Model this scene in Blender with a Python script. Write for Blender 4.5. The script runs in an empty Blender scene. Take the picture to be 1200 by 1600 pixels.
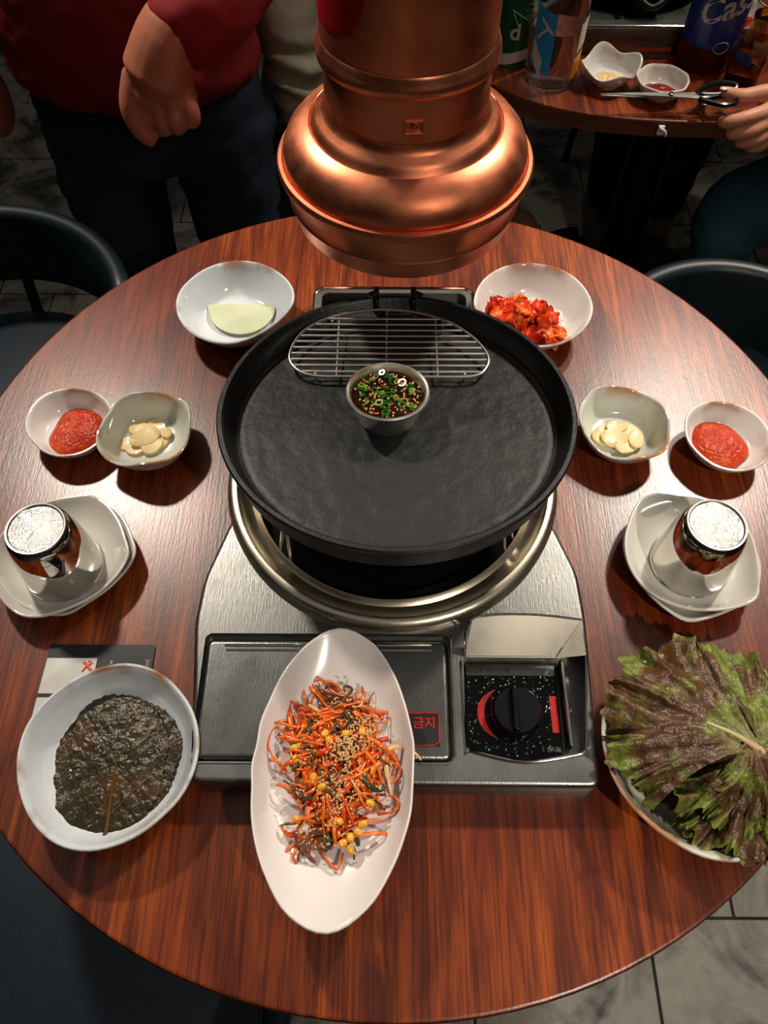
import bpy, bmesh, math, random
from mathutils import Vector, Matrix, noise
random.seed(7)
PI = math.pi
TZ = 0.75                      # height of the table tops above the floor
C = bpy.context.scene.collection
SC = bpy.context.scene

# ------------------------------------------------------------------ camera
def rowcam():
    th, ro = 1.02025, 0.00501
    rt = Vector((1, 0, 0)); up = Vector((0, math.sin(th), math.cos(th)))
    c, s = math.cos(ro), math.sin(ro)
    x = rt * c + up * s; y = up * c - rt * s; z = x.cross(y)
    m = Matrix((x, y, z)).transposed().to_4x4()
    m.translation = Vector((0, 0, TZ + 0.7305))
    return m
cd = bpy.data.cameras.new('camera'); cam = bpy.data.objects.new('camera', cd); C.objects.link(cam)
cd.sensor_fit = 'VERTICAL'; cd.sensor_height = 36; cd.lens = 36 * 1205.6 / 1600; cd.clip_start = 0.02
cam.matrix_world = rowcam(); SC.camera = cam

# ------------------------------------------------------------------ world, lamps, exposure
SC.view_settings.view_transform = 'Standard'; SC.view_settings.look = 'None'
SC.view_settings.gamma = 1; SC.view_settings.use_curve_mapping = False
SC.view_settings.exposure = 0.12
w = bpy.data.worlds.new('room_air'); SC.world = w; w.use_nodes = True
w.node_tree.nodes['Background'].inputs[0].default_value = (0.62, 0.80, 1.0, 1)
w.node_tree.nodes['Background'].inputs[1].default_value = 0.10
def spot(name, loc, aim, power, size, ang, blend, col):
    d = bpy.data.lights.new(name, 'SPOT'); d.energy = power; d.shadow_soft_size = size
    d.spot_size = math.radians(ang); d.spot_blend = blend; d.color = col
    o = bpy.data.objects.new(name, d); C.objects.link(o); o.location = loc
    o.rotation_euler = (Vector(aim) - Vector(loc)).to_track_quat('-Z', 'Y').to_euler()
    return o
WARM = (1.0, 0.89, 0.76)
spot('overhead_spot', (-0.93, 1.50, TZ + 1.55), (-0.34, 0.52, TZ), 104, 0.07, 62, 0.8, WARM)
spot('overhead_spot', (1.06, 1.50, TZ + 1.55), (0.38, 0.52, TZ), 104, 0.07, 62, 0.8, WARM)
spot('overhead_spot', (0.74, -0.74, TZ + 1.40), (0.42, 0.16, TZ), 56, 0.03, 54, 0.9, WARM)
spot('overhead_spot', (1.0, 1.9, TZ + 1.55), (0.6, 1.35, TZ), 42, 0.04, 60, 0.5, WARM)
spot('overhead_spot', (0.25, 1.22, TZ + 1.62), (-0.18, 1.40, TZ), 40, 0.04, 26, 0.7, WARM)  # added spot with no known source, brightens the grey sleeve
ad = bpy.data.lights.new('ceiling_fill', 'AREA'); ad.shape = 'RECTANGLE'; ad.size = 4.2; ad.size_y = 4.4; ad.energy = 10; ad.color = (1.0, 0.95, 0.88)  # added fill light spanning the ceiling, stands in for ambient light
ao = bpy.data.objects.new('ceiling_fill', ad); C.objects.link(ao); ao.location = (0, 1.5, 2.5)

# ------------------------------------------------------------------ materials
def lin(c):
    return tuple(((v / 255) / 12.92 if v / 255 <= 0.04045 else ((v / 255 + 0.055) / 1.055) ** 2.4) for v in c[:3]) + (1,)
def base(name):
    m = bpy.data.materials.new(name); m.use_nodes = True
    nt = m.node_tree; b = nt.nodes['Principled BSDF']
    return m, nt, b
def nd(nt, t, **kw):
    n = nt.nodes.new(t)
    for k, v in kw.items():
        if k.startswith('i_'): n.inputs[k[2:].replace('_', ' ')].default_value = v
        else: setattr(n, k, v)
    return n
def coords(nt, scale=(1, 1, 1), rot=(0, 0, 0), kind='Object'):
    tc = nd(nt, 'ShaderNodeTexCoord'); mp = nd(nt, 'ShaderNodeMapping')
    mp.inputs['Scale'].default_value = scale; mp.inputs['Rotation'].default_value = rot
    nt.links.new(tc.outputs[kind], mp.inputs['Vector']); return mp.outputs['Vector']
def noise_n(nt, vec, scale, detail=4, rough=0.55, dist=0):
    n = nd(nt, 'ShaderNodeTexNoise'); n.inputs['Scale'].default_value = scale
    n.inputs['Detail'].default_value = detail; n.inputs['Roughness'].default_value = rough
    n.inputs['Distortion'].default_value = dist
    nt.links.new(vec, n.inputs['Vector']); return n.outputs[0]
def ramp(nt, fac, stops):
    r = nd(nt, 'ShaderNodeValToRGB'); e = r.color_ramp.elements
    while len(e) < len(stops): e.new(0.5)
    for q, (p, c) in zip(e, stops): q.position = p; q.color = c
    nt.links.new(fac, r.inputs['Fac']); return r.outputs['Color']
def mix(nt, fac, a, b, mode='MIX'):
    n = nd(nt, 'ShaderNodeMix', data_type='RGBA', blend_type=mode)
    for s, v in ((0, fac), (6, a), (7, b)):
        if hasattr(v, 'links'): nt.links.new(v, n.inputs[s])
        else: n.inputs[s].default_value = v
    return n.outputs[2]
def bump(nt, b, h, strength, dist=0.001):
    n = nd(nt, 'ShaderNodeBump'); n.inputs['Strength'].default_value = strength; n.inputs['Distance'].default_value = dist
    nt.links.new(h, n.inputs['Height']); nt.links.new(n.outputs[0], b.inputs['Normal'])
def pm(name, col, rough=0.5, metal=0.0, var=0.15, vs=30, bs=0.0, bscale=200, bd=0.0005, coat=0.0, trans=0.0, ior=1.45, sss=0.0, col2=None, mscale=(1, 1, 1), spec=None):
    """general procedural material: colour varied by noise, optional relief"""
    m, nt, b = base(name)
    v = coords(nt, mscale)
    f = noise_n(nt, v, vs, 5, 0.6)
    c1 = lin(col); c2 = lin(col2) if col2 else tuple(x * (1 - var) for x in c1[:3]) + (1,)
    nt.links.new(ramp(nt, f, [(0.35, c1), (0.65, c2)]), b.inputs['Base Color'])
    b.inputs['Roughness'].default_value = rough; b.inputs['Metallic'].default_value = metal
    b.inputs['Coat Weight'].default_value = coat; b.inputs['Coat Roughness'].default_value = 0.05
    b.inputs['Transmission Weight'].default_value = trans; b.inputs['IOR'].default_value = ior
    if spec is not None: b.inputs['Specular IOR Level'].default_value = spec
    if sss: b.inputs['Subsurface Weight'].default_value = sss; b.inputs['Subsurface Radius'].default_value = (0.004, 0.002, 0.001)
    if bs: bump(nt, b, noise_n(nt, v, bscale, 4, 0.6), bs, bd)
    return m
def wood_mat(name, edge=False):
    m, nt, b = base(name)
    vA = coords(nt, (1, 0.09, 1)); vB = coords(nt, (1, 0.03, 1)); vC = coords(nt, (1, 0.55, 1))
    big = noise_n(nt, vC, 5.5, 3, 0.5, 0.8)
    band = noise_n(nt, vA, 42, 6, 0.62, 0.9)
    fine = noise_n(nt, vB, 330, 3, 0.6, 0.1)
    c = ramp(nt, band, [(0.30, lin((52, 17, 7))), (0.43, lin((106, 42, 14))), (0.56, lin((142, 63, 20))), (0.72, lin((176, 90, 32)))])
    c = mix(nt, ramp(nt, big, [(0.36, (0, 0, 0, 1)), (0.66, (0.75, 0.75, 0.75, 1))]), c, lin((96, 28, 7)))
    c = mix(nt, ramp(nt, fine, [(0.47, (0.0, 0.0, 0.0, 1)), (0.60, (0.6, 0.6, 0.6, 1))]), c, lin((60, 18, 6)))
    nt.links.new(c, b.inputs['Base Color'])
    b.inputs['Roughness'].default_value = 0.33
    b.inputs['Specular IOR Level'].default_value = 0.4
    b.inputs['Coat Weight'].default_value = 0.38; b.inputs['Coat Roughness'].default_value = 0.24
    gr_ = noise_n(nt, coords(nt, (1, 0.22, 1)), 520, 3, 0.7)
    ad_ = nd(nt, 'ShaderNodeMath', operation='ADD'); nt.links.new(fine, ad_.inputs[0]); nt.links.new(gr_, ad_.inputs[1])
    bump(nt, b, ad_.outputs[0], 0.40, 0.0003)
    bn = b.inputs['Normal'].links[0].from_socket; nt.links.new(bn, b.inputs['Coat Normal'])
    return m
def ceramic_mat(name, col, edge=(158, 104, 66), amt=0.52, rough=0.12):
    m, nt, b = base(name)
    v = coords(nt)
    at = nd(nt, 'ShaderNodeAttribute', attribute_name='rim')
    n1 = noise_n(nt, v, 22, 3, 0.5); n2 = noise_n(nt, v, 320, 2, 0.5)
    c = ramp(nt, noise_n(nt, v, 14, 3), [(0.3, lin(col)), (0.7, tuple(x * 0.93 for x in lin(col)[:3]) + (1,))])
    mu = nd(nt, 'ShaderNodeMath', operation='MULTIPLY')
    nt.links.new(ramp(nt, n1, [(amt, (0, 0, 0, 1)), (amt + 0.14, (1, 1, 1, 1))]), mu.inputs[0]); nt.links.new(at.outputs['Fac'], mu.inputs[1])
    c = mix(nt, mu.outputs[0], c, lin(edge))
    c = mix(nt, ramp(nt, n2, [(0.76, (0, 0, 0, 1)), (0.8, (0.5, 0.5, 0.5, 1))]), c, lin((150, 140, 125)))
    nt.links.new(c, b.inputs['Base Color'])
    b.inputs['Roughness'].default_value = rough; b.inputs['Coat Weight'].default_value = 0.3
    b.inputs['Coat Roughness'].default_value = 0.06
    bump(nt, b, noise_n(nt, v, 60, 2), 0.15, 0.001)
    return m
def steel_mat(name, col=(150, 152, 150), rough=0.28, scratch=0.5, sc=(1, 1, 1)):
    m, nt, b = base(name)
    v = coords(nt, sc)
    n = noise_n(nt, v, 18, 5, 0.6)
    scr = noise_n(nt, coords(nt, (1, 0.10, 1), (0, 0, 0.9)), 900, 2, 0.7)
    c = ramp(nt, n, [(0.3, lin(col)), (0.7, tuple(x * 0.75 for x in lin(col)[:3]) + (1,))])
    nt.links.new(c, b.inputs['Base Color'])
    r = ramp(nt, n, [(0.3, (rough * 0.8,) * 3 + (1,)), (0.75, (rough * 1.35,) * 3 + (1,))])
    nt.links.new(r, b.inputs['Roughness'])
    b.inputs['Metallic'].default_value = 1.0
    if scratch: bump(nt, b, scr, scratch, 0.0002)
    return m
def copper_mat():
    m, nt, b = base('copper')
    v = coords(nt, (1, 1, 4)); v2 = coords(nt)
    n = noise_n(nt, v2, 9, 5, 0.6)
    c = ramp(nt, n, [(0.25, lin((232, 150, 112))), (0.5, lin((220, 132, 96))), (0.75, lin((188, 102, 74)))])
    nt.links.new(c, b.inputs['Base Color']); b.inputs['Metallic'].default_value = 1
    nt.links.new(ramp(nt, noise_n(nt, v2, 30, 4), [(0.3, (0.33,) * 3 + (1,)), (0.7, (0.50,) * 3 + (1,))]), b.inputs['Roughness'])
    bump(nt, b, noise_n(nt, v, 14, 3), 0.25, 0.002)
    return m
def iron_mat(name, col, rough, bs, scale):
    m, nt, b = base(name); v = coords(nt)
    n = noise_n(nt, v, 26, 5, 0.65)
    nt.links.new(ramp(nt, n, [(0.3, lin(col)), (0.7, tuple(x * 0.6 for x in lin(col)[:3]) + (1,))]), b.inputs['Base Color'])
    b.inputs['Roughness'].default_value = rough; b.inputs['Specular IOR Level'].default_value = 0.38
    bump(nt, b, noise_n(nt, v, scale, 3, 0.6), bs, 0.0012)
    return m
M = {}
M['wood'] = wood_mat('varnished_wood')
M['wood_edge'] = pm('wood_edge_band', (96, 52, 28), 0.4, var=0.4, vs=12, mscale=(1, 1, 8))
M['cer_white'] = ceramic_mat('ceramic_white', (224, 223, 218))
M['cer_blue'] = ceramic_mat('ceramic_cool_white', (214, 220, 224), amt=0.55)
M['cer_celadon'] = ceramic_mat('ceramic_celadon', (216, 218, 206), edge=(186, 128, 72), amt=0.48)
M['cer_saucer'] = ceramic_mat('ceramic_saucer', (222, 218, 208), amt=0.62, rough=0.16)
M['melamine'] = pm('melamine_white', (232, 226, 222), 0.18, var=0.04, coat=0.4)
M['steel'] = steel_mat('brushed_steel', (140, 140, 136), 0.33, 0.8)
M['steel_dark'] = steel_mat('drawer_steel', (140, 142, 138), 0.26, 0.8)
M['chrome'] = steel_mat('polished_steel', (215, 212, 206), 0.08, 0.12)
M['ringsteel'] = steel_mat('heat_tinted_ring', (206, 196, 176), 0.30, 0.3)
M['lid_steel'] = steel_mat('lid_steel', (236, 228, 212), 0.42, 0.3)
M['cup_steel'] = steel_mat('cup_steel', (222, 220, 214), 0.05, 0.04)
M['cup_base'] = pm('cup_base_steel', (222, 222, 220), 0.16, 1.0, bs=0.8, bscale=420, bd=0.0016)
M['wire'] = steel_mat('wire_steel', (235, 232, 224), 0.32, 0.0)
M['copper'] = copper_mat()
M['iron'] = iron_mat('cast_iron_rim', (15, 18, 19), 0.42, 0.35, 160)
M['iron_floor'] = iron_mat('cast_iron_plate', (25, 29, 29), 0.50, 1.0, 62)
M['black'] = pm('black_enamel', (14, 15, 17), 0.35, var=0.3)
M['knob'] = pm('black_plastic', (12, 13, 15), 0.22, var=0.3)
M['panel'] = pm('speckled_black_glaze', (22, 25, 26), 0.10, 0.6, var=0.5, vs=60)
M['red_print'] = pm('red_print', (196, 30, 24), 0.35)
M['dark_print'] = pm('dark_print', (40, 40, 38), 0.5)
M['white_print'] = pm('white_print', (205, 205, 200), 0.5)
M['grey_print'] = pm('grey_print', (90, 92, 90), 0.5)
M['drop'] = pm('oil_drop', (210, 215, 215), 0.05, 0.9)
M['card'] = pm('card_black', (16, 16, 18), 0.45)
M['card_white'] = pm('card_white', (205, 203, 198), 0.5)
M['card_orange'] = pm('card_orange', (226, 92, 24), 0.5)
M['patch_red'] = pm('red_patch', (150, 8, 16), 0.4)
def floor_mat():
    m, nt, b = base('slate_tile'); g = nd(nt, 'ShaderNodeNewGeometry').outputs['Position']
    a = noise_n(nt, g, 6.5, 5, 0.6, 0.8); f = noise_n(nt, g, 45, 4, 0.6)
    c = ramp(nt, a, [(0.40, lin((38, 39, 39))), (0.56, lin((150, 144, 132)))])  # broad pale blotches put dappled light into the tile colour
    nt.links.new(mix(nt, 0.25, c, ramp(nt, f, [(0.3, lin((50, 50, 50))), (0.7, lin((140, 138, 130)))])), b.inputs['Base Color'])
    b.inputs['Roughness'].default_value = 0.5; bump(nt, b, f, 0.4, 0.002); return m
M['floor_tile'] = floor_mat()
M['plaster'] = pm('plaster', (120, 108, 94), 0.8, bs=0.3)
M['grout'] = pm('grout', (34, 34, 34), 0.8)
M['chair'] = pm('dark_green_leather', (16, 30, 36), 0.42, var=0.3, bs=0.2, bscale=300)
M['seatblue'] = pm('navy_leather', (18, 34, 48), 0.4, var=0.3, bs=0.2, bscale=300)
M['chairleg'] = pm('black_metal', (12, 12, 13), 0.4, 0.6)

# ------------------------------------------------------------------ mesh helpers
def mk(name, vf, m, parent=None, loc=None, rot=None, smooth=True, ang=38, label=None, kind=None):
    me = bpy.data.meshes.new(name); me.from_pydata([tuple(v) for v in vf[0]], [], vf[1]); me.update()
    if isinstance(m, str): m = M[m]
    me.materials.append(m)
    if smooth:
        me.polygons.foreach_set('use_smooth', [True] * len(me.polygons))
        if ang: me.set_sharp_from_angle(angle=math.radians(ang))
    if len(vf) > 2:
        a = me.attributes.new('rim', 'FLOAT', 'POINT'); a.data.foreach_set('value', vf[2])
    o = bpy.data.objects.new(name, me); C.objects.link(o)
    if parent: o.parent = parent
    if loc is not None: o.location = loc
    if rot is not None: o.rotation_euler = rot
    if label: o['label'] = label
    if kind: o['kind'] = kind
    return o
def tag(o, label, cat, group=None):
    o['label'] = label; o['category'] = cat
    if group: o['group'] = group
    return o
def thing(name, label, cat, loc=(0, 0, 0), rot=(0, 0, 0), group=None):
    o = bpy.data.objects.new(name, None); C.objects.link(o); o.empty_display_size = 0.02
    o.location = (loc[0], loc[1], loc[2] + TZ); o.rotation_euler = rot
    return tag(o, label, cat, group)
def T(x, y, z=0): return (x, y, z + TZ)
def join(*parts):
    V, F = [], []
    for p in parts:
        n = len(V); V += list(p[0]); F += [tuple(i + n for i in f) for f in p[1]]
    return V, F
def move(vf, d=(0, 0, 0), rz=0, s=1, mat=None):
    if mat is None:
        mat = Matrix.Translation(Vector(d)) @ Matrix.Rotation(rz, 4, 'Z') @ Matrix.Scale(s, 4)
    return ([mat @ Vector(v) for v in vf[0]],) + tuple(vf[1:])
def lathe(prof, n=64, cx=0, cy=0, sx=1, sy=1):
    V, F = [], []
    idx = []
    for r, z in prof:
        if r < 1e-6: idx.append([len(V)]); V.append((cx, cy, z))
        else:
            idx.append(list(range(len(V), len(V) + n)))
            for k in range(n):
                a = 2 * PI * k / n; V.append((cx + r * sx * math.cos(a), cy + r * sy * math.sin(a), z))
    for A, B in zip(idx, idx[1:]):
        for k in range(n):
            k2 = (k + 1) % n
            if len(A) == 1 and len(B) == 1: continue
            if len(A) == 1: F.append((A[0], B[k], B[k2]))
            elif len(B) == 1: F.append((A[k], A[k2], B[0]))
            else: F.append((A[k], A[k2], B[k2], B[k]))
    return V, F
def frame(d):
    d = d.normalized(); u = Vector((0, 0, 1)) if abs(d.z) < 0.9 else Vector((1, 0, 0))
    x = d.cross(u).normalized(); return x, x.cross(d).normalized()
def tube(pts, r, n=8, closed=False, cap=True, flat=1.0):
    pts = [Vector(p) for p in pts]; N = len(pts); V, F = [], []
    rs = r if isinstance(r, (list, tuple)) else [r] * N
    px = None
    for i, p in enumerate(pts):
        if closed: d = pts[(i + 1) % N] - pts[i - 1]
        else: d = pts[min(i + 1, N - 1)] - pts[max(i - 1, 0)]
        if d.length < 1e-9: d = Vector((0, 0, 1))
        x, y = frame(d)
        if px is not None:
            x = (px - d.normalized() * px.dot(d.normalized()))
            x = x.normalized() if x.length > 1e-6 else frame(d)[0]
            y = x.cross(d.normalized())
        px = x
        for k in range(n):
            a = 2 * PI * k / n; V.append(p + x * (math.cos(a) * rs[i]) + y * (math.sin(a) * rs[i] * flat))
    for i in range(N if closed else N - 1):
        j = (i + 1) % N
        for k in range(n):
            k2 = (k + 1) % n; F.append((i * n + k, i * n + k2, j * n + k2, j * n + k))
    if cap and not closed:
        F.append(tuple(range(n))[::-1]); F.append(tuple((N - 1) * n + k for k in range(n)))
    return V, F
def spline(pts, m=6, closed=False):
    pts = [Vector(p) for p in pts]; N = len(pts); out = []
    for i in range(N if closed else N - 1):
        g = (lambda j: pts[j % N]) if closed else (lambda j: pts[max(0, min(N - 1, j))])
        a, b, c, d = g(i - 1), g(i), g(i + 1), g(i + 2)
        for k in range(m):
            t = k / m
            out.append(0.5 * ((2 * b) + (c - a) * t + (2 * a - 5 * b + 4 * c - d) * t * t + (3 * b - a - 3 * c + d) * t ** 3))
    if not closed: out.append(pts[-1])
    return out
def rrect(x0, y0, x1, y1, r, n=5):
    o = []
    for cx, cy, a0 in ((x1 - r, y1 - r, 0), (x0 + r, y1 - r, 90), (x0 + r, y0 + r, 180), (x1 - r, y0 + r, 270)):
        for k in range(n + 1):
            a = math.radians(a0 + 90 * k / n); o.append((cx + r * math.cos(a), cy + r * math.sin(a)))
    return o
def round_poly(pts, r, n=4):
    N = len(pts); o = []
    for i in range(N):
        p = Vector(pts[i]); a = (Vector(pts[i - 1]) - p); b = (Vector(pts[(i + 1) % N]) - p)
        rr = min(r, a.length * 0.45, b.length * 0.45)
        s, e = p + a.normalized() * rr, p + b.normalized() * rr
        for k in range(n + 1):
            t = k / n; o.append(tuple((1 - t) ** 2 * s + 2 * t * (1 - t) * p + t * t * e))
    return o
def prism(ol, z0, z1, bev=0.0, steps=3):
    """outline (ccw) to solid with rounded top edge"""
    N = len(ol); V, F = [], []
    cen = Vector((sum(p[0] for p in ol) / N, sum(p[1] for p in ol) / N))
    rings = [(0, z0)]
    if bev:
        for k in range(steps + 1):
            a = PI / 2 * k / steps; rings.append((bev * (1 - math.cos(a)), z1 - bev + bev * math.sin(a)))
        rings.append((bev * 1.12, z1))
    else: rings.append((0, z1))
    nr = []
    for i in range(N):
        a, b = Vector(ol[i - 1]), Vector(ol[(i + 1) % N]); d = (b - a)
        nr.append(Vector((d.y, -d.x)).normalized() if d.length > 1e-9 else Vector((0, 0)))
    for off, z in rings:
        for p, q in zip(ol, nr): V.append((p[0] - q.x * off, p[1] - q.y * off, z))
    for i in range(len(rings) - 1):
        for k in range(N):
            k2 = (k + 1) % N; F.append((i * N + k, i * N + k2, (i + 1) * N + k2, (i + 1) * N + k))
    F.append(tuple(range(N))[::-1]); F.append(tuple((len(rings) - 1) * N + k for k in range(N)))
    return V, F
def box(x0, y0, z0, x1, y1, z1, bev=0.0):
    return prism(rrect(x0, y0, x1, y1, min(bev * 1.5, 0.45 * abs(x1 - x0), 0.45 * abs(y1 - y0)), 3) if bev else [(x1, y1), (x0, y1), (x0, y0), (x1, y0)], z0, z1, bev)
def cutout(o, vf):
    """boolean difference, baked into the mesh"""
    t = mk('cutter', vf, 'black', smooth=False); t.parent = o.parent; t.matrix_local = Matrix()
    t.location = (0, 0, 0)
    bm = o.modifiers.new('b', 'BOOLEAN'); bm.operation = 'DIFFERENCE'; bm.object = t; bm.solver = 'EXACT'
    bpy.context.view_layer.update()
    me = bpy.data.meshes.new_from_object(o.evaluated_get(bpy.context.evaluated_depsgraph_get()))
    if len(me.polygons) < 20:      # numerically unlucky: keep the uncut mesh slightly nudged and try again
        bm.operation = 'DIFFERENCE'; bm.use_self = True; bpy.context.view_layer.update()
        me = bpy.data.meshes.new_from_object(o.evaluated_get(bpy.context.evaluated_depsgraph_get()))
        print('retry', o.name, len(me.polygons))
    o.modifiers.clear(); o.data = me; bpy.data.objects.remove(t)
    me.set_sharp_from_angle(angle=math.radians(38))
def bake(o):
    bpy.context.view_layer.update()
    me = bpy.data.meshes.new_from_object(o.evaluated_get(bpy.context.evaluated_depsgraph_get()))
    o.modifiers.clear(); o.data = me
    me.polygons.foreach_set('use_smooth', [True] * len(me.polygons))
def remesh(o, vox, smooth=4, disp=None):
    r = o.modifiers.new('r', 'REMESH'); r.mode = 'VOXEL'; r.voxel_size = vox
    if smooth: s = o.modifiers.new('s', 'SMOOTH'); s.iterations = smooth; s.factor = 0.6
    bake(o)
    if disp:
        for v in o.data.vertices: v.co = disp(v.co.copy(), v.normal.copy())
        o.data.update()
    return o
def text(name, s, size, m, parent, loc, rot=(0, 0, 0), ext=0.0002, sx=1.0, off=0.0, align='CENTER', shear=0.0):
    cu = bpy.data.curves.new(name, 'FONT'); cu.body = s; cu.size = size; cu.extrude = ext; cu.align_x = align; cu.align_y = 'CENTER'
    cu.resolution_u = 3; cu.offset = off; cu.shear = shear
    t = bpy.data.objects.new('t', cu); C.objects.link(t); bpy.context.view_layer.update()
    me = bpy.data.meshes.new_from_object(t.evaluated_get(bpy.context.evaluated_depsgraph_get()))
    bpy.data.objects.remove(t); me.materials.clear(); me.materials.append(M[m] if isinstance(m, str) else m)
    o = bpy.data.objects.new(name, me); C.objects.link(o); o.parent = parent; o.location = loc; o.rotation_euler = rot; o.scale = (sx, 1, 1)
    return o
def fbm(p, s=1.0, o=3):
    return noise.fractal(Vector(p) * s, 0.9, 2.0, o)

# bowls with hand-shaped outlines: R(theta) interpolated from 24 samples
def Rfun(samples):
    n = len(samples)
    def f(a):
        t = (a / (2 * PI) * n) % n; i = int(t); u = t - i
        p = [samples[(i + k) % n] for k in (-1, 0, 1, 2)]
        return 0.001 * 0.5 * (2 * p[1] + (p[2] - p[0]) * u + (2 * p[0] - 5 * p[1] + 4 * p[2] - p[3]) * u * u + (3 * p[1] - p[0] - 3 * p[2] + p[3]) * u ** 3)
    return f
def bowl_mesh(R, h, foot=0.5, floor=0.62, th=0.0035, n=72, curve=1.6, wave=None, rimw=1.0, fh=0.003):
    rm = sum(R(2 * PI * k / n) for k in range(n)) / n
    prof = []           # (blend 0 circle..1 outline, radius factor, z, rimflag)
    prof += [(0.3, 0.0, 0.0012, 0), (0.3, foot - 0.05, 0.0012, 0), (0.3, foot - 0.02, 0, 0), (0.3, foot, 0, 0), (0.3, foot, fh, 0)]
    for k in range(1, 9):
        s = k / 8; prof.append((0.3 + 0.7 * s, foot + (1 - foot) * s ** 0.75, fh + (h - fh - 0.001) * s ** curve, 0.0 if s < 0.8 else (s - 0.8) * 4))
    prof += [(1, 1 - 0.25 * th / rm, h + 0.0002, 1), (1, 1 - 0.7 * th / rm, h + 0.0002, 1)]
    for k in range(9):
        s = 1 - k / 8
        prof.append((0.3 + 0.7 * s, floor * 0.92 + (1 - 1.05 * th / rm - floor * 0.92) * s ** 0.75, fh + th * 0.6 + (h - fh - th * 0.6 - 0.0008) * s ** curve, max(0, (s - 0.7) * 2.6)))
    prof += [(0.3, floor * 0.5, fh + th * 0.5, 0), (0.3, 0, fh + th * 0.5, 0)]
    V, F, A, idx = [], [], [], []
    for bl, rf, z, rimf in prof:
        if rf == 0: idx.append([len(V)]); V.append((0, 0, z)); A.append(0.0); continue
        idx.append(list(range(len(V), len(V) + n)))
        for k in range(n):
            a = 2 * PI * k / n; rr = (rm * (1 - bl) + R(a) * bl) * rf
            zz = z + (wave(a) * (z / h) ** 2 if wave else 0)
            V.append((rr * math.cos(a), rr * math.sin(a), zz)); A.append(min(1.0, rimf * rimw))
    for A_, B_ in zip(idx, idx[1:]):
        for k in range(n):
            k2 = (k + 1) % n
            if len(A_) == 1: F.append((A_[0], B_[k2], B_[k]))
            elif len(B_) == 1: F.append((A_[k], A_[k2], B_[0]))
            else: F.append((A_[k], A_[k2], B_[k2], B_[k]))
    return V, F, A
def dish(name, label, cat, key, m, h=None, group=None, **kw):
    (c, z, rs) = OUT[key]
    vf = bowl_mesh(Rfun(rs), h or z, **kw)
    return tag(mk(name, vf, m, loc=T(c[0], c[1], 0.0)), label, cat, group)
OUT = {
'ssamL': ((-0.3617, 0.5512), 0.03, [50.1, 49.5, 48.8, 48.3, 48.0, 48.3, 49.0, 50.3, 52.0, 54.0, 53.4, 52.3, 50.9, 49.3, 47.5, 46.2, 47.7, 49.3, 51.0, 52.0, 52.5, 51.9, 51.3, 50.7]),
'garL': ((-0.2703, 0.5354), 0.038, [52.4, 53.0, 54.6, 57.6, 55.7, 53.2, 50.7, 51.2, 56.3, 59.2, 54.1, 51.4, 49.8, 53.2, 56.0, 55.9, 54.4, 54.2, 54.3, 55.1, 55.3, 55.2, 54.8, 53.7]),
'sauL': ((-0.3361, 0.3792), 0.03, [73.7, 69.4, 68.6, 69.7, 72.3, 74.1, 69.7, 68.0, 68.1, 68.3, 68.4, 68.5, 68.6, 68.8, 68.9, 69.0, 71.5, 73.9, 72.2, 69.0, 67.9, 68.6, 69.9, 72.3]),
'garR': ((0.2739, 0.5487), 0.036, [51.3, 51.5, 54.6, 55.3, 54.1, 52.7, 51.3, 53.8, 58.1, 55.3, 53.7, 52.8, 52.6, 52.5, 52.5, 52.9, 54.1, 54.6, 54.5, 54.5, 55.2, 55.3, 54.0, 51.1]),
'ssamR': ((0.3910, 0.5354), 0.03, [49.0, 49.3, 49.7, 49.7, 49.1, 49.2, 49.9, 50.4, 50.8, 51.0, 50.3, 48.9, 48.9, 48.8, 48.3, 49.0, 50.2, 50.5, 50.5, 50.3, 50.3, 50.2, 49.4, 48.7]),
'sauR': ((0.3190, 0.3862), 0.03, [67.9, 69.7, 70.6, 70.2, 69.8, 69.4, 69.0, 74.3, 76.2, 72.3, 69.1, 68.9, 69.7, 71.0, 72.0, 71.9, 70.6, 69.5, 69.0, 70.4, 73.7, 77.3, 71.8, 68.3]),
'radish': ((-0.1897, 0.7350), 0.042, [75.2, 75.6, 74.4, 73.1, 73.1, 73.0, 73.0, 73.1, 72.5, 72.0, 71.7, 73.1, 73.3, 73.2, 73.0, 73.7, 74.4, 74.8, 75.5, 73.6, 70.5, 69.2, 70.0, 72.8]),
'kimchi': ((0.1864, 0.7322), 0.042, [74.8, 74.4, 74.6, 75.0, 74.9, 73.9, 74.1, 74.4, 74.0, 73.7, 73.7, 74.0, 75.0, 75.0, 75.0, 75.0, 75.0, 75.0, 75.0, 74.5, 73.6, 73.0, 73.5, 74.3]),
'perilla': ((-0.2432, 0.1756), 0.038, [80.4, 79.9, 79.3, 78.9, 80.1, 81.3, 81.8, 80.9, 79.7, 79.7, 80.8, 81.1, 79.8, 78.5, 78.1, 79.2, 80.9, 82.2, 82.0, 80.6, 79.6, 78.9, 80.0, 80.5]),
'salad': ((-0.0415, 0.1577), 0.068, [68.1, 71.0, 75.3, 84.1, 98.4, 115.7, 124.8, 111.9, 95.2, 82.1, 74.9, 69.0, 69.4, 70.1, 76.5, 86.3, 100.0, 117.0, 124.8, 112.8, 95.8, 83.1, 75.1, 69.4]),
'lettuce': ((0.2850, 0.1790), 0.05, [90.4, 90.3, 90.2, 90.1, 90.0, 90.0, 89.9, 89.8, 90.4, 91.2, 92.1, 92.7, 92.1, 91.4, 90.3, 89.5, 89.9, 91.6, 92.3, 91.7, 90.8, 90.7, 90.6, 90.5]),
}

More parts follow.
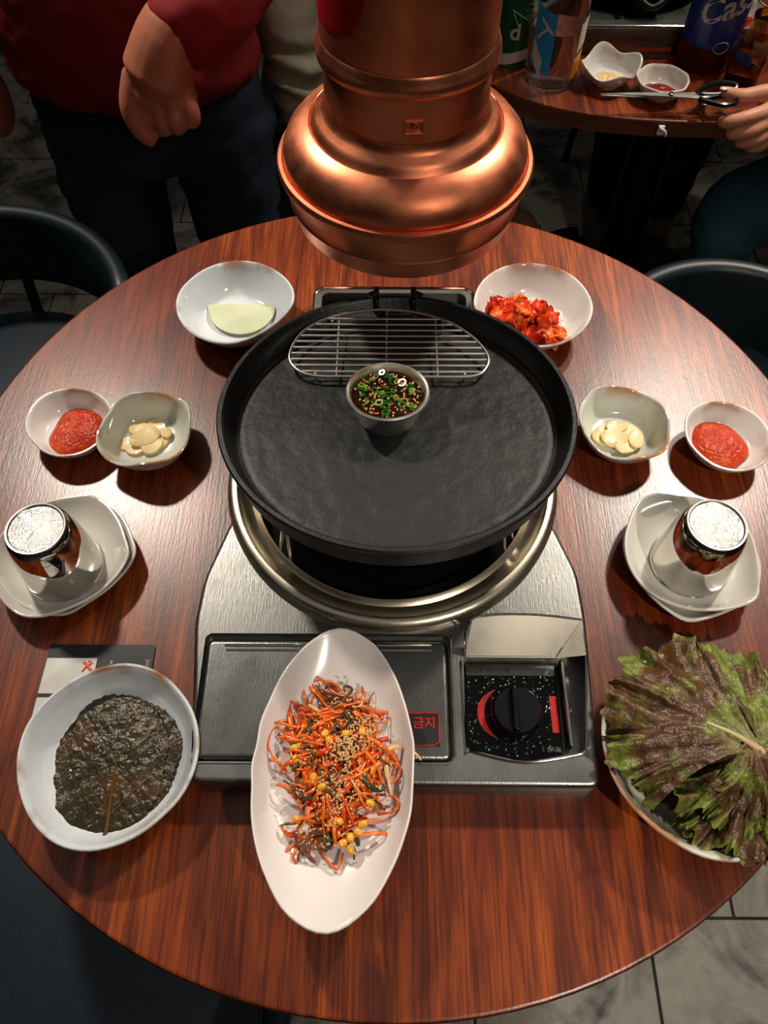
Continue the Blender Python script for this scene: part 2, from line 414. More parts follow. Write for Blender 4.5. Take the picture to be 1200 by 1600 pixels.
# ------------------------------------------------------------------ the setting: tiled floor
fl = mk('floor', box(-2.6, -1.2, -0.03, 2.6, 4.2, -0.004), 'grout', smooth=False); fl['kind'] = 'structure'
fl['label'] = 'dark slate tiled floor'
for nm, bx in (('ceiling', (-2.7, -1.3, 2.55, 2.7, 4.3, 2.65)), ('wall_left', (-2.7, -1.2, 0, -2.6, 4.2, 2.55)), ('wall_right', (2.6, -1.2, 0, 2.7, 4.2, 2.55)), ('wall_front', (-2.7, -1.3, 0, 2.7, -1.2, 2.55)), ('wall_back', (-2.7, 4.2, 0, 2.7, 4.3, 2.55))):
    wo = mk(nm, box(*bx), 'plaster', smooth=False); wo['kind'] = 'structure'
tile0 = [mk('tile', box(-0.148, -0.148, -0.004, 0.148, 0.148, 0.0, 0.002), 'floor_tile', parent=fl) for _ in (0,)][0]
first = True
for i in range(-6, 7):
    for j in range(-2, 11):
        t = tile0 if first else tile0.copy()
        if not first: C.objects.link(t)
        first = False
        t.parent = fl
        t.location = (i * 0.3 + (0.15 if j % 2 else 0), j * 0.3 - 0.05, random.uniform(-0.0008, 0.0005))
        t.rotation_euler = (0, 0, random.choice((0, 1, 2, 3)) * PI / 2)

# ------------------------------------------------------------------ round table
TC = (0.0093, 0.4739)
rt = thing('round_table', 'round reddish wood dining table holding the grill and side dishes', 'table', (TC[0], TC[1], -TZ))
pr = [(0, -0.026), (0.4985, -0.026), (0.5, -0.0245), (0.5, -0.0025), (0.4992, -0.0007), (0.4975, 0)]
mk('tabletop', lathe(pr + [(0.4965, 0), (0.30, 0), (0, 0)], 128), 'wood', rt, (0, 0, TZ))
mk('edge_band', lathe([(0.5003, -0.003), (0.5008, -0.004), (0.5008, -0.023), (0.5003, -0.024)], 128), 'wood_edge', rt, (0, 0, TZ))
mk('pedestal', lathe([(0, 0.02), (0.05, 0.02), (0.04, 0.05), (0.036, 0.68), (0.16, 0.715), (0.16, 0.7235), (0, 0.7235)], 32), 'chairleg', rt)
mk('base', lathe([(0, 0.0), (0.24, 0.0), (0.24, 0.012), (0.08, 0.03), (0, 0.03)], 48), 'chairleg', rt)

# ------------------------------------------------------------------ gas stove
st = thing('gas_stove', 'stainless steel tabletop gas stove under the black griddle', 'stove')
ol = round_poly([(0.190, 0.147), (0.198, 0.310), (0.196, 0.356), (0.179, 0.408), (0.115, 0.54), (0.110, 0.62), (-0.092, 0.62), (-0.098, 0.54),
                 (-0.162, 0.412), (-0.181, 0.347), (-0.184, 0.30), (-0.168, 0.149)], 0.010)
body = mk('body', prism(ol, 0.0, 0.035, 0.005), 'steel', st)
cutout(body, prism(rrect(-0.171, 0.168, 0.0635, 0.289, 0.007), 0.026, 0.06))
cutout(body, prism(round_poly([(0.181, 0.178), (0.194, 0.276), (0.0765, 0.276), (0.0735, 0.180), (0.125, 0.1685)], 0.006), 0.010, 0.06))
cutout(body, lathe([(0, 0.008), (0.152, 0.008), (0.152, 0.06), (0, 0.06)], 64, 0.009, 0.467))
dr = mk('drawer_panel', box(-0.1695, 0.1695, 0.0265, 0.062, 0.2845, 0.0335, 0.005), 'steel_dark', st)
mk('ridge', join(tube(spline([(-0.152, 0.2775, 0.0337), (0.046, 0.2775, 0.0337)], 2), 0.0012, 8), tube(spline([(-0.150, 0.2725, 0.0337), (0.046, 0.2725, 0.0337)], 2), 0.0009, 8)), 'chrome', dr)
mk('drawer_edge', tube([(-0.169, 0.1665, 0.0352), (0.058, 0.1665, 0.0352), (0.0645, 0.172, 0.0352), (0.065, 0.288, 0.0352)], 0.0007, 6), 'chrome', st)
wl = mk('warning_label', box(-0.020, 0.182, 0.0334, 0.0515, 0.213, 0.0338), 'card', dr, smooth=False, label='black warning label with red Korean lettering and red border')
mk('label_border', tube([(0.0508, 0.2122, 0.0339), (-0.019, 0.2122, 0.0339), (-0.019, 0.183, 0.0339), (0.0455, 0.183, 0.0339), (0.0508, 0.1862, 0.0339), (0.0508, 0.2122, 0.0339)], 0.0007, 6), 'red_print', wl)
text('label_lettering', '금지', 0.0115, 'red_print', wl, (0.0375, 0.2025, 0.0341), off=0.0002)
# burner parts
CX, CY = 0.009, 0.467
mk('drip_ring', lathe([(0.1765, 0.0352), (0.1772, 0.040), (0.1750, 0.0450), (0.1705, 0.0482), (0.166, 0.0480), (0.1625, 0.0450), (0.158, 0.0415), (0.152, 0.040), (0.1475, 0.0425), (0.1462, 0.0445), (0.145, 0.0425), (0.1450, 0.030)], 96, CX, CY), 'ringsteel', st)
mk('burner_bowl', lathe([(0.1515, 0.033), (0.147, 0.022), (0.12, 0.012), (0.0, 0.010)], 64, CX, CY), 'black', st)
mk('burner', lathe([(0.0, 0.012), (0.058, 0.012), (0.060, 0.030), (0.064, 0.034), (0.064, 0.044), (0.05, 0.050), (0.03, 0.048), (0.0, 0.048)], 48, CX, CY), 'black', st, label='black round burner head')
mk('wind_guard', lathe([(0.118, 0.016), (0.121, 0.060), (0.1225, 0.0605), (0.120, 0.016)], 64, CX, CY), 'black', st)
for a in (-142, -38, 38, 142):
    c, s = math.cos(math.radians(a)), math.sin(math.radians(a))
    P0 = (CX + 0.145 * c, CY + 0.145 * s, 0.036)
    P1 = (CX + 0.137 * c, CY + 0.137 * s, 0.075)
    P2 = (CX + 0.132 * c, CY + 0.132 * s, 0.104 - 0.111 * (0.132 * s - 0.013))
    mk('pan_support', join(tube([P0, P1, P2], 0.0022, 8), tube([(CX + 0.145 * math.cos(math.radians(a + 7)), CY + 0.145 * math.sin(math.radians(a + 7)), 0.036), P2], 0.0018, 8)), 'wire', st)
# back drip tray
tr = thing('drip_tray', 'shallow steel drip tray behind the griddle spout', 'tray', (0.012, 0.70, 0))
mk('rim', join(prism(rrect(-0.105, -0.075, 0.104, 0.080, 0.012), 0.0, 0.004, 0), tube([Vector((p[0], p[1], 0.022)) for p in rrect(-0.103, -0.073, 0.102, 0.078, 0.014)], 0.0028, 8, closed=True)), 'chrome', tr)
b2 = mk('pan', prism(rrect(-0.103, -0.073, 0.102, 0.078, 0.012), 0.002, 0.023, 0.001), 'steel', tr)
cutout(b2, prism(rrect(-0.094, -0.064, 0.093, 0.069, 0.010), 0.006, 0.05))
# control pocket with panel, knob and flip-up lid
pnl = mk('control_panel', prism(round_poly([(0.164, 0.1775), (0.166, 0.2655), (0.0785, 0.2655), (0.0755, 0.182), (0.125, 0.1705)], 0.004), 0.011, 0.019, 0.001), 'panel', st, label='black oil-spattered control panel with red marks')
mk('heat_mark', (lambda L: (L[0], L[1]))((lambda a0, a1, n: ([(0.123 + (0.0285 + (0.0065 * math.sin(PI * min(1, max(0.0, k / n) * 0.98 + 0.02)) if w_ else 0)) * math.cos(math.radians(a0 + (a1 - a0) * k / n)), 0.216 + (0.0285 + (0.0065 * math.sin(PI * min(1, max(0.0, k / n) * 0.98 + 0.02)) if w_ else 0)) * math.sin(math.radians(a0 + (a1 - a0) * k / n)), 0.0193) for k in range(n + 1) for w_ in (0, 1)], [(2 * k, 2 * k + 1, 2 * k + 3, 2 * k + 2) for k in range(n)]))(125, 232, 24)), 'red_print', pnl)
mk('off_mark', box(0.1565, 0.199, 0.0188, 0.1630, 0.2335, 0.0193), 'red_print', pnl, smooth=False)
kb = mk('knob', lathe([(0.024, 0.0185), (0.024, 0.024), (0.0225, 0.033), (0.021, 0.035), (0.0, 0.035)], 40, 0.123, 0.216), 'knob', st)
mk('grip', box(0.1175, 0.195, 0.034, 0.1235, 0.237, 0.042, 0.002), 'knob', kb)
mk('panel_lettering', join(([], []), ([], [])), 'dark_print', pnl) if False else text('panel_lettering', '오경코 HK-211B', 0.0062, 'dark_print', pnl, (0.1005, 0.2585, 0.0193))
mk('light_band', box(0.0795, 0.2535, 0.0189, 0.1645, 0.2650, 0.01915), 'steel', pnl, smooth=False)
text('front_lettering', 'EASE', 0.0065, 'grey_print', pnl, (0.1565, 0.1835, 0.0193))
rnd = random.Random(4)
V, F = [], []
for k in range(230):
    x, y = rnd.uniform(0.080, 0.163), rnd.uniform(0.178, 0.255)
    r = rnd.uniform(0.0003, 0.0010); d = join(lathe([(r * rnd.uniform(.7, 1.4), 0.0190), (r * 0.7, 0.0190 + r * 0.5), (0, 0.019 + r * 0.7)], 6, x, y)); n0 = len(V)
    V += d[0]; F += [tuple(i + n0 for i in f) for f in d[1]]
mk('oil_drops', (V, F), 'drop', pnl, kind='stuff')
# lid: curved polished flap standing up at the back of the pocket with folded right cheek
def lid():
    V, F = [], []; n = 12
    for j in range(5):
        t = j / 4
        for i in range(n + 1):
            u = i / n
            x = (0.0775 + (0.0835 - 0.0775) * t) + u * ((0.163 - 0.0775) * (1 - t) + (0.1845 - 0.0835) * t)
            y = 0.2665 + (0.0275) * t + (0.004 * (1 - (2 * u - 1) ** 2)) * t
            V.append((x, y, 0.034 + 0.027 * t))
    for j in range(4):
        for i in range(n): a = j * (n + 1) + i; F.append((a, a + 1, a + n + 2, a + n + 1))
    k = len(V); V += [(0.164, 0.2655, 0.034), (0.1855, 0.2935, 0.061), (0.192, 0.268, 0.036)]; F.append((k, k + 2, k + 1))
    return V, F
ld = mk('lid', lid(), 'lid_steel', st, label='polished flip-up lid above the knob'); so = ld.modifiers.new('s', 'SOLIDIFY'); so.thickness = 0.0008; bake(ld); ld.data.set_sharp_from_angle(angle=0.6)
mk('lid_rim', tube(spline([(0.0775, 0.2665, 0.034), (0.083, 0.2935, 0.0605), (0.135, 0.2985, 0.0613), (0.186, 0.2935, 0.0612)], 6), 0.0011, 8), 'chrome', ld)
mk('pocket_rim', tube(spline([(0.0735, 0.262, 0.0356), (0.0735, 0.182, 0.0356), (0.078, 0.178, 0.0356), (0.125, 0.1685, 0.0356), (0.176, 0.176, 0.0356), (0.1815, 0.182, 0.0356), (0.1925, 0.270, 0.0356)], 5), 0.0010, 8), 'chrome', st)
mk('hinge_bar', tube([(0.078, 0.2665, 0.034), (0.1635, 0.2665, 0.034)], 0.0016, 8), 'steel', ld)
mk('side_channel', box(0.168, 0.184, 0.010, 0.172, 0.266, 0.031, 0.001), 'steel_dark', st)
mk('rivet', lathe([(0.0022, 0.0), (0.002, 0.0012), (0, 0.0018)], 12), 'chrome', st, (0.178, 0.222, 0.0105))

# ------------------------------------------------------------------ griddle (tilts towards its spout)
GR = (-0.111, 0, 0)
gr = thing('griddle', 'round black cast iron griddle on the steel gas stove', 'griddle', (0.012, 0.480, 0.144), GR)
mk('rim_wall', lathe([(0.0, -0.040), (0.148, -0.040), (0.153, -0.0385), (0.1665, -0.029), (0.1705, -0.006), (0.174, -0.002), (0.1742, 0.0005), (0.1728, 0.0022), (0.169, 0.0022), (0.1668, 0.0), (0.1640, -0.012), (0.1600, -0.0155), (0.1585, -0.0212), (0.155, -0.0225)], 128), 'iron', gr)
def plate_floor():
    V, F = [], []; rings, n = 40, 128
    V.append((0, 0, -0.0215))
    for j in range(1, rings + 1):
        r = 0.1565 * j / rings
        for k in range(n):
            a = 2 * PI * k / n; x, y = r * math.cos(a), r * math.sin(a)
            z = -0.0215 + 0.0006 * fbm((x, y, 0), 70, 4) * (1 if j < rings - 1 else 0.2)
            if j == rings: z = -0.0235
            V.append((x, y, z))
    for k in range(n): F.append((0, 1 + k, 1 + (k + 1) % n))
    for j in range(rings - 1):
        for k in range(n):
            a = 1 + j * n; F.append((a + k, a + n + k, a + n + (k + 1) % n, a + (k + 1) % n))
    return V, F
mk('cooking_plate', plate_floor(), 'iron_floor', gr, label='dark grey textured cooking surface')
mk('spout', join(box(-0.022, 0.158, -0.030, 0.020, 0.186, -0.0105, 0.002), box(-0.0245, 0.160, -0.030, -0.0185, 0.187, 0.005, 0.002), box(0.0165, 0.160, -0.030, 0.0225, 0.187, 0.005, 0.002),
   tube([(-0.0215, 0.174, 0.004), (-0.030, 0.171, 0.0015)], 0.0045, 8), tube([(0.0195, 0.174, 0.004), (0.029, 0.171, 0.0015)], 0.0045, 8)), 'iron', gr)

# wire rack on the griddle
ROUT = [(-0.1, 0.565), (-0.09, 0.595), (-0.067, 0.616), (-0.036, 0.628), (0.0, 0.632), (0.037, 0.627), (0.068, 0.614), (0.094, 0.591), (0.108, 0.565), (0.104, 0.546), (0.089, 0.5365), (0.045, 0.5355), (-0.001, 0.5355), (-0.04, 0.5355), (-0.073, 0.5365), (-0.092, 0.546)]
rk = thing('wire_rack', 'half-moon wire rack resting inside the back of the griddle', 'rack', (0.003, 0.58, 0.125))
OL2 = spline([(x - 0.003, y - 0.58, 0) for x, y in ROUT], 6, closed=True)
mk('rack_frame', tube(OL2, 0.0016, 8, closed=True), 'wire', rk)
def span_x(y):
    xs = []
    for i in range(len(OL2)):
        a, b = OL2[i], OL2[(i + 1) % len(OL2)]
        if (a.y - y) * (b.y - y) < 0: xs.append(a.x + (b.x - a.x) * (y - a.y) / (b.y - a.y))
    return min(xs), max(xs)
def span_y(x):
    ys = []
    for i in range(len(OL2)):
        a, b = OL2[i], OL2[(i + 1) % len(OL2)]
        if (a.x - x) * (b.x - x) < 0: ys.append(a.y + (b.y - a.y) * (x - a.x) / (b.x - a.x))
    return min(ys), max(ys)
for k in range(10):
    y = -0.0375 + k * 0.0084
    x0, x1 = span_x(y); mk('rack_bar', tube([(x0, y, 0.0), (x1, y, 0.0)], 0.0011, 6), 'wire', rk)
for x in (-0.053, -0.001, 0.052):
    y0, y1 = span_y(x); mk('cross_bar', tube([(x, y0, -0.0018), (x, y1, -0.0018)], 0.0011, 6), 'wire', rk)
for x, y in ((-0.075, -0.040), (0.080, -0.040), (-0.060, 0.035), (0.060, 0.035)):
    zf = 0.144 - 0.0215 - 0.111 * (y + 0.58 - 0.480) - 0.125
    mk('rack_foot', tube([(x, y, 0), (x, y, zf + 0.0015)], 0.0013, 6), 'wire', rk)

# sauce cup
def perp(z): return z
sc = thing('sauce_cup', 'small steel cup of soy sauce with green chillies on the griddle', 'cup', (0.003, 0.486, 0.1212), GR)
mk('cup_body', lathe([(0, 0.0008), (0.024, 0.0008), (0.0265, 0), (0.0285, 0.002), (0.0365, 0.028), (0.0385, 0.0335), (0.0405, 0.0345), (0.0408, 0.0355), (0.0395, 0.0365), (0.0375, 0.0360), (0.0362, 0.0335), (0.028, 0.003), (0, 0.002)], 64), M['wire'], sc)
M['soy'] = pm('soy_sauce', (34, 16, 7), 0.04, var=0.3, coat=0.6)
M['chilli'] = pm('green_chilli', (44, 112, 30), 0.18, col2=(24, 70, 22), vs=120, coat=0.5)
M['chilli_pale'] = pm('pale_chilli', (150, 160, 60), 0.2, col2=(96, 120, 40), vs=160, coat=0.5)
M['chilli_red'] = pm('red_chilli', (190, 74, 24), 0.2, coat=0.5)
M['sesame'] = pm('sesame', (226, 186, 132), 0.35, col2=(206, 158, 100), vs=300)
mk('soy_sauce', lathe([(0.0352, 0.0295), (0.0, 0.0297)], 48), 'soy', sc)
rnd = random.Random(11)
def ring_piece(r, w_, h_, n=12):
    return lathe([(r - w_, 0), (r, 0), (r + 0.0002, h_ * 0.5), (r, h_), (r - w_, h_), (r - w_, 0)], n)
def seed(r, l):
    return move(lathe([(0, -l), (r * 0.7, -l * 0.6), (r, 0), (r * 0.6, l * 0.7), (0, l)], 6), mat=Matrix.Rotation(PI / 2, 4, 'X'))
def scatter(n, fn, rr, z):
    out = []
    for _ in range(n):
        a, q = rnd.uniform(0, 2 * PI), rr * math.sqrt(rnd.random())
        m_ = Matrix.Translation((q * math.cos(a), q * math.sin(a), z + rnd.uniform(-0.0004, 0.0014))) @ Matrix.Rotation(rnd.uniform(0, 6.3), 4, 'Z') @ Matrix.Rotation(rnd.uniform(-0.9, 0.9), 4, 'X')
        out.append(move(fn(), mat=m_))
    return join(*out)
for mt, cnt in (('chilli', 26), ('chilli_pale', 18)):
    for k in range(cnt):
        vf = scatter(1, lambda: ring_piece(rnd.uniform(0.0026, 0.0046), 0.0015, rnd.uniform(0.001, 0.0022)), 0.031, 0.0293)
        mk('chilli_slice', vf, mt, sc)
mk('red_chilli_bits', scatter(34, lambda: seed(0.0012, 0.0016), 0.031, 0.030), 'chilli_red', sc, kind='stuff')
mk('sesame_seeds', scatter(85, lambda: seed(0.0009, 0.0015), 0.0325, 0.0304), 'sesame', sc, kind='stuff')

# ------------------------------------------------------------------ copper exhaust hood
hd = thing('exhaust_hood', 'copper exhaust hood hanging over the back of the table', 'hood', (0.019, 0.700, 0.209))
# profile relative to the bottom rim (z 0)
mk('bell', lathe([(0.108, 0.000), (0.111, -0.001), (0.1135, 0.003), (0.1165, 0.018), (0.1180, 0.0215), (0.1170, 0.0235), (0.1195, 0.040), (0.1215, 0.052), (0.1180, 0.052), (0.112, 0.02), (0.108, 0.0)], 96), 'copper', hd)
mk('rolled_rim', lathe([(0.1190, 0.050), (0.1235, 0.0495), (0.1262, 0.0525), (0.1268, 0.0565), (0.1250, 0.0600), (0.1215, 0.0605), (0.1190, 0.0585), (0.119, 0.050)], 96), 'copper', hd)
mk('shoulder', lathe([(0.1195, 0.058), (0.1200, 0.0625), (0.1190, 0.070), (0.1150, 0.079), (0.1075, 0.0875), (0.0985, 0.0925), (0.0930, 0.0945), (0.0915, 0.0935), (0.0900, 0.0950), (0.0885, 0.0990), (0.0850, 0.1030), (0.0805, 0.1060), (0.0770, 0.1105), (0.0765, 0.116)], 96), 'copper', hd)
mk('neck', lathe([(0.0762, 0.110), (0.0755, 0.160)], 96), 'copper', hd)
mk('collar', lathe([(0.0740, 0.1555), (0.0785, 0.1555), (0.0810, 0.1580), (0.0818, 0.1620), (0.0812, 0.1670), (0.0790, 0.1700), (0.0790, 0.1730), (0.0775, 0.1750)], 96), 'copper', hd)
dt = mk('duct', lathe([(0.0770, 0.172), (0.0770, 0.95), (0.0750, 0.95), (0.0750, 0.172)], 96), 'copper', hd)
mk('red_patch', (lambda n, m_: ([(0.0776 * math.cos(math.radians(a)), 0.0776 * math.sin(math.radians(a)), z) for j in range(m_ + 1) for k in range(n + 1)
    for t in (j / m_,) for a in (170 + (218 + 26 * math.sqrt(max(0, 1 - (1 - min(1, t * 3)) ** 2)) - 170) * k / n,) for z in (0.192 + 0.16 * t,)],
    [(j * (n + 1) + k, j * (n + 1) + k + 1, (j + 1) * (n + 1) + k + 1, (j + 1) * (n + 1) + k) for j in range(m_) for k in range(n)]))(16, 24), 'patch_red', hd, label='glossy red patch on the left of the duct')  # plain red area wrapped round the left of the duct, rounded below
lt_ = mk('latch', join(tube([(-0.0075, 0, 0.0055), (0.0075, 0, 0.0055), (0.0075, 0, -0.0055), (-0.0075, 0, -0.0055), (-0.0075, 0, 0.0055)], 0.0018, 8), lathe([(0.0032, 0), (0.003, 0.002), (0, 0.003)], 12)), 'copper', hd,
    (0.0765 * math.sin(0.06), -0.0765 * math.cos(0.06), 0.133), (0, 0, 0.06), label='small square copper latch')
mk('dent_button', lathe([(0.006, 0), (0.005, 0.0016), (0, 0.0022)], 16), 'copper', hd, (0.052, -0.104, 0.036), (PI / 2, 0, 0.45))

# ------------------------------------------------------------------ small dishes and what they hold
M['paste'] = pm('chilli_bean_paste', (200, 66, 2), 0.22, col2=(172, 36, 1), vs=90, bs=0.5, bscale=300, bd=0.002, spec=0.45)
M['garlic'] = pm('garlic', (232, 208, 150), 0.42, col2=(226, 200, 132), vs=60, sss=0.3, coat=0.2)
M['radish'] = pm('pickled_radish', (210, 214, 186), 0.12, col2=(196, 204, 168), vs=24, sss=0.3, coat=0.4)
M['kimchi_red'] = pm('kimchi_red', (220, 66, 14), 0.22, col2=(168, 22, 6), vs=55, spec=0.4, bs=0.5, bscale=220, bd=0.001)
M['kimchi_pale'] = pm('kimchi_pale', (240, 132, 62), 0.22, col2=(214, 66, 16), vs=70, spec=0.4, bs=0.5, bscale=220, bd=0.001)
dish('sauce_dish', 'small white round dish of red paste at the far left', 'dish', 'ssamL', 'cer_white')
dish('garlic_dish', 'square celadon dish with brown edge holding garlic, left of the griddle', 'dish', 'garL', 'cer_celadon', wave=lambda a: 0.004 * math.cos(4 * a - 0.7))
dish('garlic_dish', 'square celadon dish of garlic right of the griddle', 'dish', 'garR', 'cer_celadon', wave=lambda a: 0.003 * math.cos(4 * a - 0.7))
dish('sauce_dish', 'small white round dish of red paste at the far right', 'dish', 'ssamR', 'cer_white')
dish('radish_bowl', 'white bowl with brown rim spots holding pale green radish', 'bowl', 'radish', 'cer_blue', curve=1.3)
dish('kimchi_bowl', 'white round bowl filled with red kimchi', 'bowl', 'kimchi', 'cer_white', curve=1.3)

def mound(rx, ry, h, seed_, nr=18, n=56, amp=0.0012, sc_=260, drop=0.0):
    V, F = [(0, 0, h)], []
    for j in range(1, nr + 1):
        s = j / nr
        for k in range(n):
            a = 2 * PI * k / n; e = 1 + 0.05 * math.sin(3 * a + seed_) + 0.03 * math.sin(5 * a + 2 * seed_)
            x, y = rx * e * s * math.cos(a), ry * e * s * math.sin(a)
            z = h * (1 - s ** 3) + (amp * fbm((x + seed_, y, 0), sc_, 3)) * (1 - s ** 6) - drop * (s ** 6)
            V.append((x, y, z))
    for k in range(n): F.append((0, 1 + k, 1 + (k + 1) % n))
    for j in range(nr - 1):
        b = 1 + j * n
        for k in range(n): F.append((b + k, b + n + k, b + n + (k + 1) % n, b + (k + 1) % n))
    return V, F
tag(mk('chilli_paste', mound(0.031, 0.036, 0.0075, 1.0, nr=44, n=130, amp=0.0011, sc_=330), 'paste', loc=T(-0.3605, 0.553, 0.0068), rot=(0, 0, -0.25)), 'mound of glossy red bean paste in the far left dish', 'paste')
tag(mk('chilli_paste', mound(0.031, 0.037, 0.0075, 2.3, nr=44, n=130, amp=0.0011, sc_=330), 'paste', loc=T(0.389, 0.5385, 0.0068), rot=(0, 0, 0.35)), 'mound of glossy red bean paste in the far right dish', 'paste')

def slice_mesh(rx, ry, th, sd, bend=0.0, n=20, irr=0.10):
    V, F = [], []; rr = random.Random(sd); ph = [rr.uniform(0, 6.3) for _ in range(3)]
    R_ = lambda a: 1 + irr * (math.sin(2 * a + ph[0]) * 0.6 + math.sin(3 * a + ph[1]) * 0.4)
    lay = [(0.0, 0.0), (0.55, 0.0), (0.92, 0.0), (1.0, 0.35), (1.0, 0.65), (0.92, 1.0), (0.55, 1.0), (0.0, 1.0)]
    idx = []
    for s, t in lay:
        if s == 0: idx.append([len(V)]); V.append((0, 0, t * th)); continue
        idx.append(list(range(len(V), len(V) + n)))
        for k in range(n):
            a = 2 * PI * k / n; x, y = rx * R_(a) * s * math.cos(a), ry * R_(a) * s * math.sin(a)
            V.append((x, y, t * th + bend * (x * x * 1.0 - y * y * 0.4) + 0.0003 * fbm((x, y, sd), 200)))
    for A, B in zip(idx, idx[1:]):
        for k in range(n):
            k2 = (k + 1) % n
            if len(A) == 1: F.append((A[0], B[k2], B[k]))
            elif len(B) == 1: F.append((A[k], A[k2], B[0]))
            else: F.append((A[k], A[k2], B[k2], B[k]))
    return V, F
def garlic(cx, cy, spots, zb, lab, grp, where):
    for i, (dx, dy, rx, ry, rz, dz, tx) in enumerate(spots):
        tag(mk('garlic_slice', slice_mesh(rx * 1.08, ry * 1.15, 0.0028, i + int(cx * 100), 6), 'garlic', loc=T(cx + dx, cy + dy, zb + dz), rot=(tx, tx * 0.5, rz)), 'pale garlic slice %s in the %s celadon dish' % (where[i], lab), 'garlic', grp)
garlic(-0.279, 0.545, [(-0.020, -0.010, 0.010, 0.008, 0.4, 0, .05), (-0.010, 0.014, 0.013, 0.009, 1.2, 0, .1), (0.012, 0.013, 0.013, 0.009, 2.3, .001, -.08), (0.017, -0.006, 0.011, 0.008, 0.8, .001, .1), (-0.008, -0.016, 0.012, 0.008, 0.1, .0005, 0), (0.010, -0.014, 0.012, 0.009, 0.3, .002, .08), (0.001, -0.003, 0.0165, 0.011, 0.5, .0048, .12), (-0.002, 0.006, 0.012, 0.009, 2.0, .0028, 0), (0.024, 0.004, 0.008, 0.006, 2.0, .003, .1)], 0.0058, 'left', 'garlic slices in the left dish', ['at the far left edge', 'at the back left', 'at the back right', 'at the front right edge', 'at the front left', 'at the front centre', 'lying largest on top', 'just under the top one', 'smallest at the right edge'])
garlic(0.275, 0.548, [(-0.014, 0.003, 0.018, 0.013, 0.5, 0.0, .04), (0.012, 0.005, 0.016, 0.012, 2.2, 0.0012, -.05), (0.006, -0.012, 0.016, 0.010, 0.6, .0025, .08), (-0.008, -0.004, 0.015, 0.011, 0.2, .0040, .05), (0.017, -0.006, 0.012, 0.008, 1.2, .0035, .1), (-0.002, 0.013, 0.012, 0.008, 0, .003, 0)], 0.0058, 'right', 'garlic slices in the right dish', ['at the left, largest', 'at the back right', 'at the front right', 'on top at the centre left', 'smallest at the right edge', 'at the back centre'])
# radish slices: thin half-rounds lying over each other
def half_slice(r, th, sd):
    pts = [(-r, 0.28 * r), (-0.4 * r, 0.33 * r), (0.4 * r, 0.28 * r), (r, 0.33 * r)]
    for k in range(1, 14):
        a = -PI * k / 14; pts.append((r * math.cos(a) * 1.0, 0.30 * r + r * 1.05 * math.sin(a)))
    return prism(round_poly(pts[::-1], 0.002, 2), 0, th, 0.0005)
for i, (dx, dy, rz, dz, tx, lab) in enumerate([(0.004, 0.008, 0.05, 0, 0.04, 'lowest'), (0.000, 0.003, -0.06, 0.0018, 0.05, 'second'), (0.004, -0.002, 0.02, 0.0036, 0.06, 'topmost')]):
    tag(mk('radish_slice', half_slice(0.043, 0.0014, i), 'radish', loc=T(-0.1895 + dx, 0.742 + dy, 0.0068 + dz), rot=(tx, 0, rz)), 'pale green pickled radish slice, %s of the stack in the bowl' % lab, 'radish')
# kimchi pieces
def crumple(rx, ry, sd, th=0.0022, n=9, amp=0.008):
    V, F = [], []; rr = random.Random(sd); o = rr.uniform(0, 50)
    for side in (0, 1):
        for j in range(n):
            for i in range(n):
                u, v = i / (n - 1) * 2 - 1, j / (n - 1) * 2 - 1
                q = math.sqrt(1 - v * v * 0.35); q2 = math.sqrt(1 - u * u * 0.35)
                x, y = rx * u * q * (1 + 0.18 * fbm((u + o, v, 3), 1.5)), ry * v * q2 * (1 + 0.18 * fbm((u, v + o, 9), 1.5))
                z = amp * (0.9 * math.sin(u * 2.2 + o) * 0.5 + 0.8 * fbm((u + o, v, 0), 1.3)) + (th if side else 0)
                V.append((x, y, z))
    N = n * n
    for j in range(n - 1):
        for i in range(n - 1):
            a = j * n + i; F.append((a, a + n, a + n + 1, a + 1)); F.append((N + a, N + a + 1, N + a + n + 1, N + a + n))
    bd = [i for i in range(n)] + [j * n + n - 1 for j in range(1, n)] + [(n - 1) * n + i for i in range(n - 2, -1, -1)] + [j * n for j in range(n - 2, 0, -1)]
    for a, b in zip(bd, bd[1:] + bd[:1]): F.append((a, b, N + b, N + a))
    return V, F
rnd = random.Random(21)
kp = []
for k in range(32):
    t = rnd.uniform(-1, 1); x = 0.178 + 0.047 * t + rnd.uniform(-.008, .008); y = 0.728 - 0.014 * t + rnd.uniform(-0.026, 0.024)
    lvl = 0.010 + 0.020 * max(0, 1 - ((x - 0.175) / 0.052) ** 2 - ((y - 0.728) / 0.045) ** 2) * rnd.uniform(0.4, 1)
    dd = math.hypot(x - 0.181, y - 0.729)
    if dd > 0.043: x, y = 0.181 + (x - 0.181) * 0.043 / dd, 0.729 + (y - 0.729) * 0.043 / dd
    kp.append((x, y, lvl))
kp.sort(key=lambda q: q[2])
for k, (x, y, z) in enumerate(kp):
    tag(mk('kimchi_piece', crumple(rnd.uniform(0.011, 0.017), rnd.uniform(0.009, 0.013), k), 'kimchi_pale' if k % 3 == 1 else 'kimchi_red', loc=T(x, y, z), rot=(rnd.uniform(-.6, .6), rnd.uniform(-.6, .6), rnd.uniform(0, 6.3))), '%s kimchi piece %s of the white bowl' % ('pale orange' if k % 3 == 1 else 'glossy red', ('low at the ' if k < 11 else 'midway up at the ' if k < 22 else 'on top at the ') + ('left' if x < 0.160 else 'right' if x > 0.196 else 'centre') + (' back' if y > 0.735 else ' front' if y < 0.717 else ' middle')), 'kimchi', 'kimchi pieces in the white bowl')
tag(mk('kimchi_juice', mound(0.045, 0.036, 0.004, 3, amp=0.0006, drop=0.0), 'kimchi_red', loc=T(0.179, 0.727, 0.0062)), 'red kimchi juice pooled in the white bowl', 'sauce')

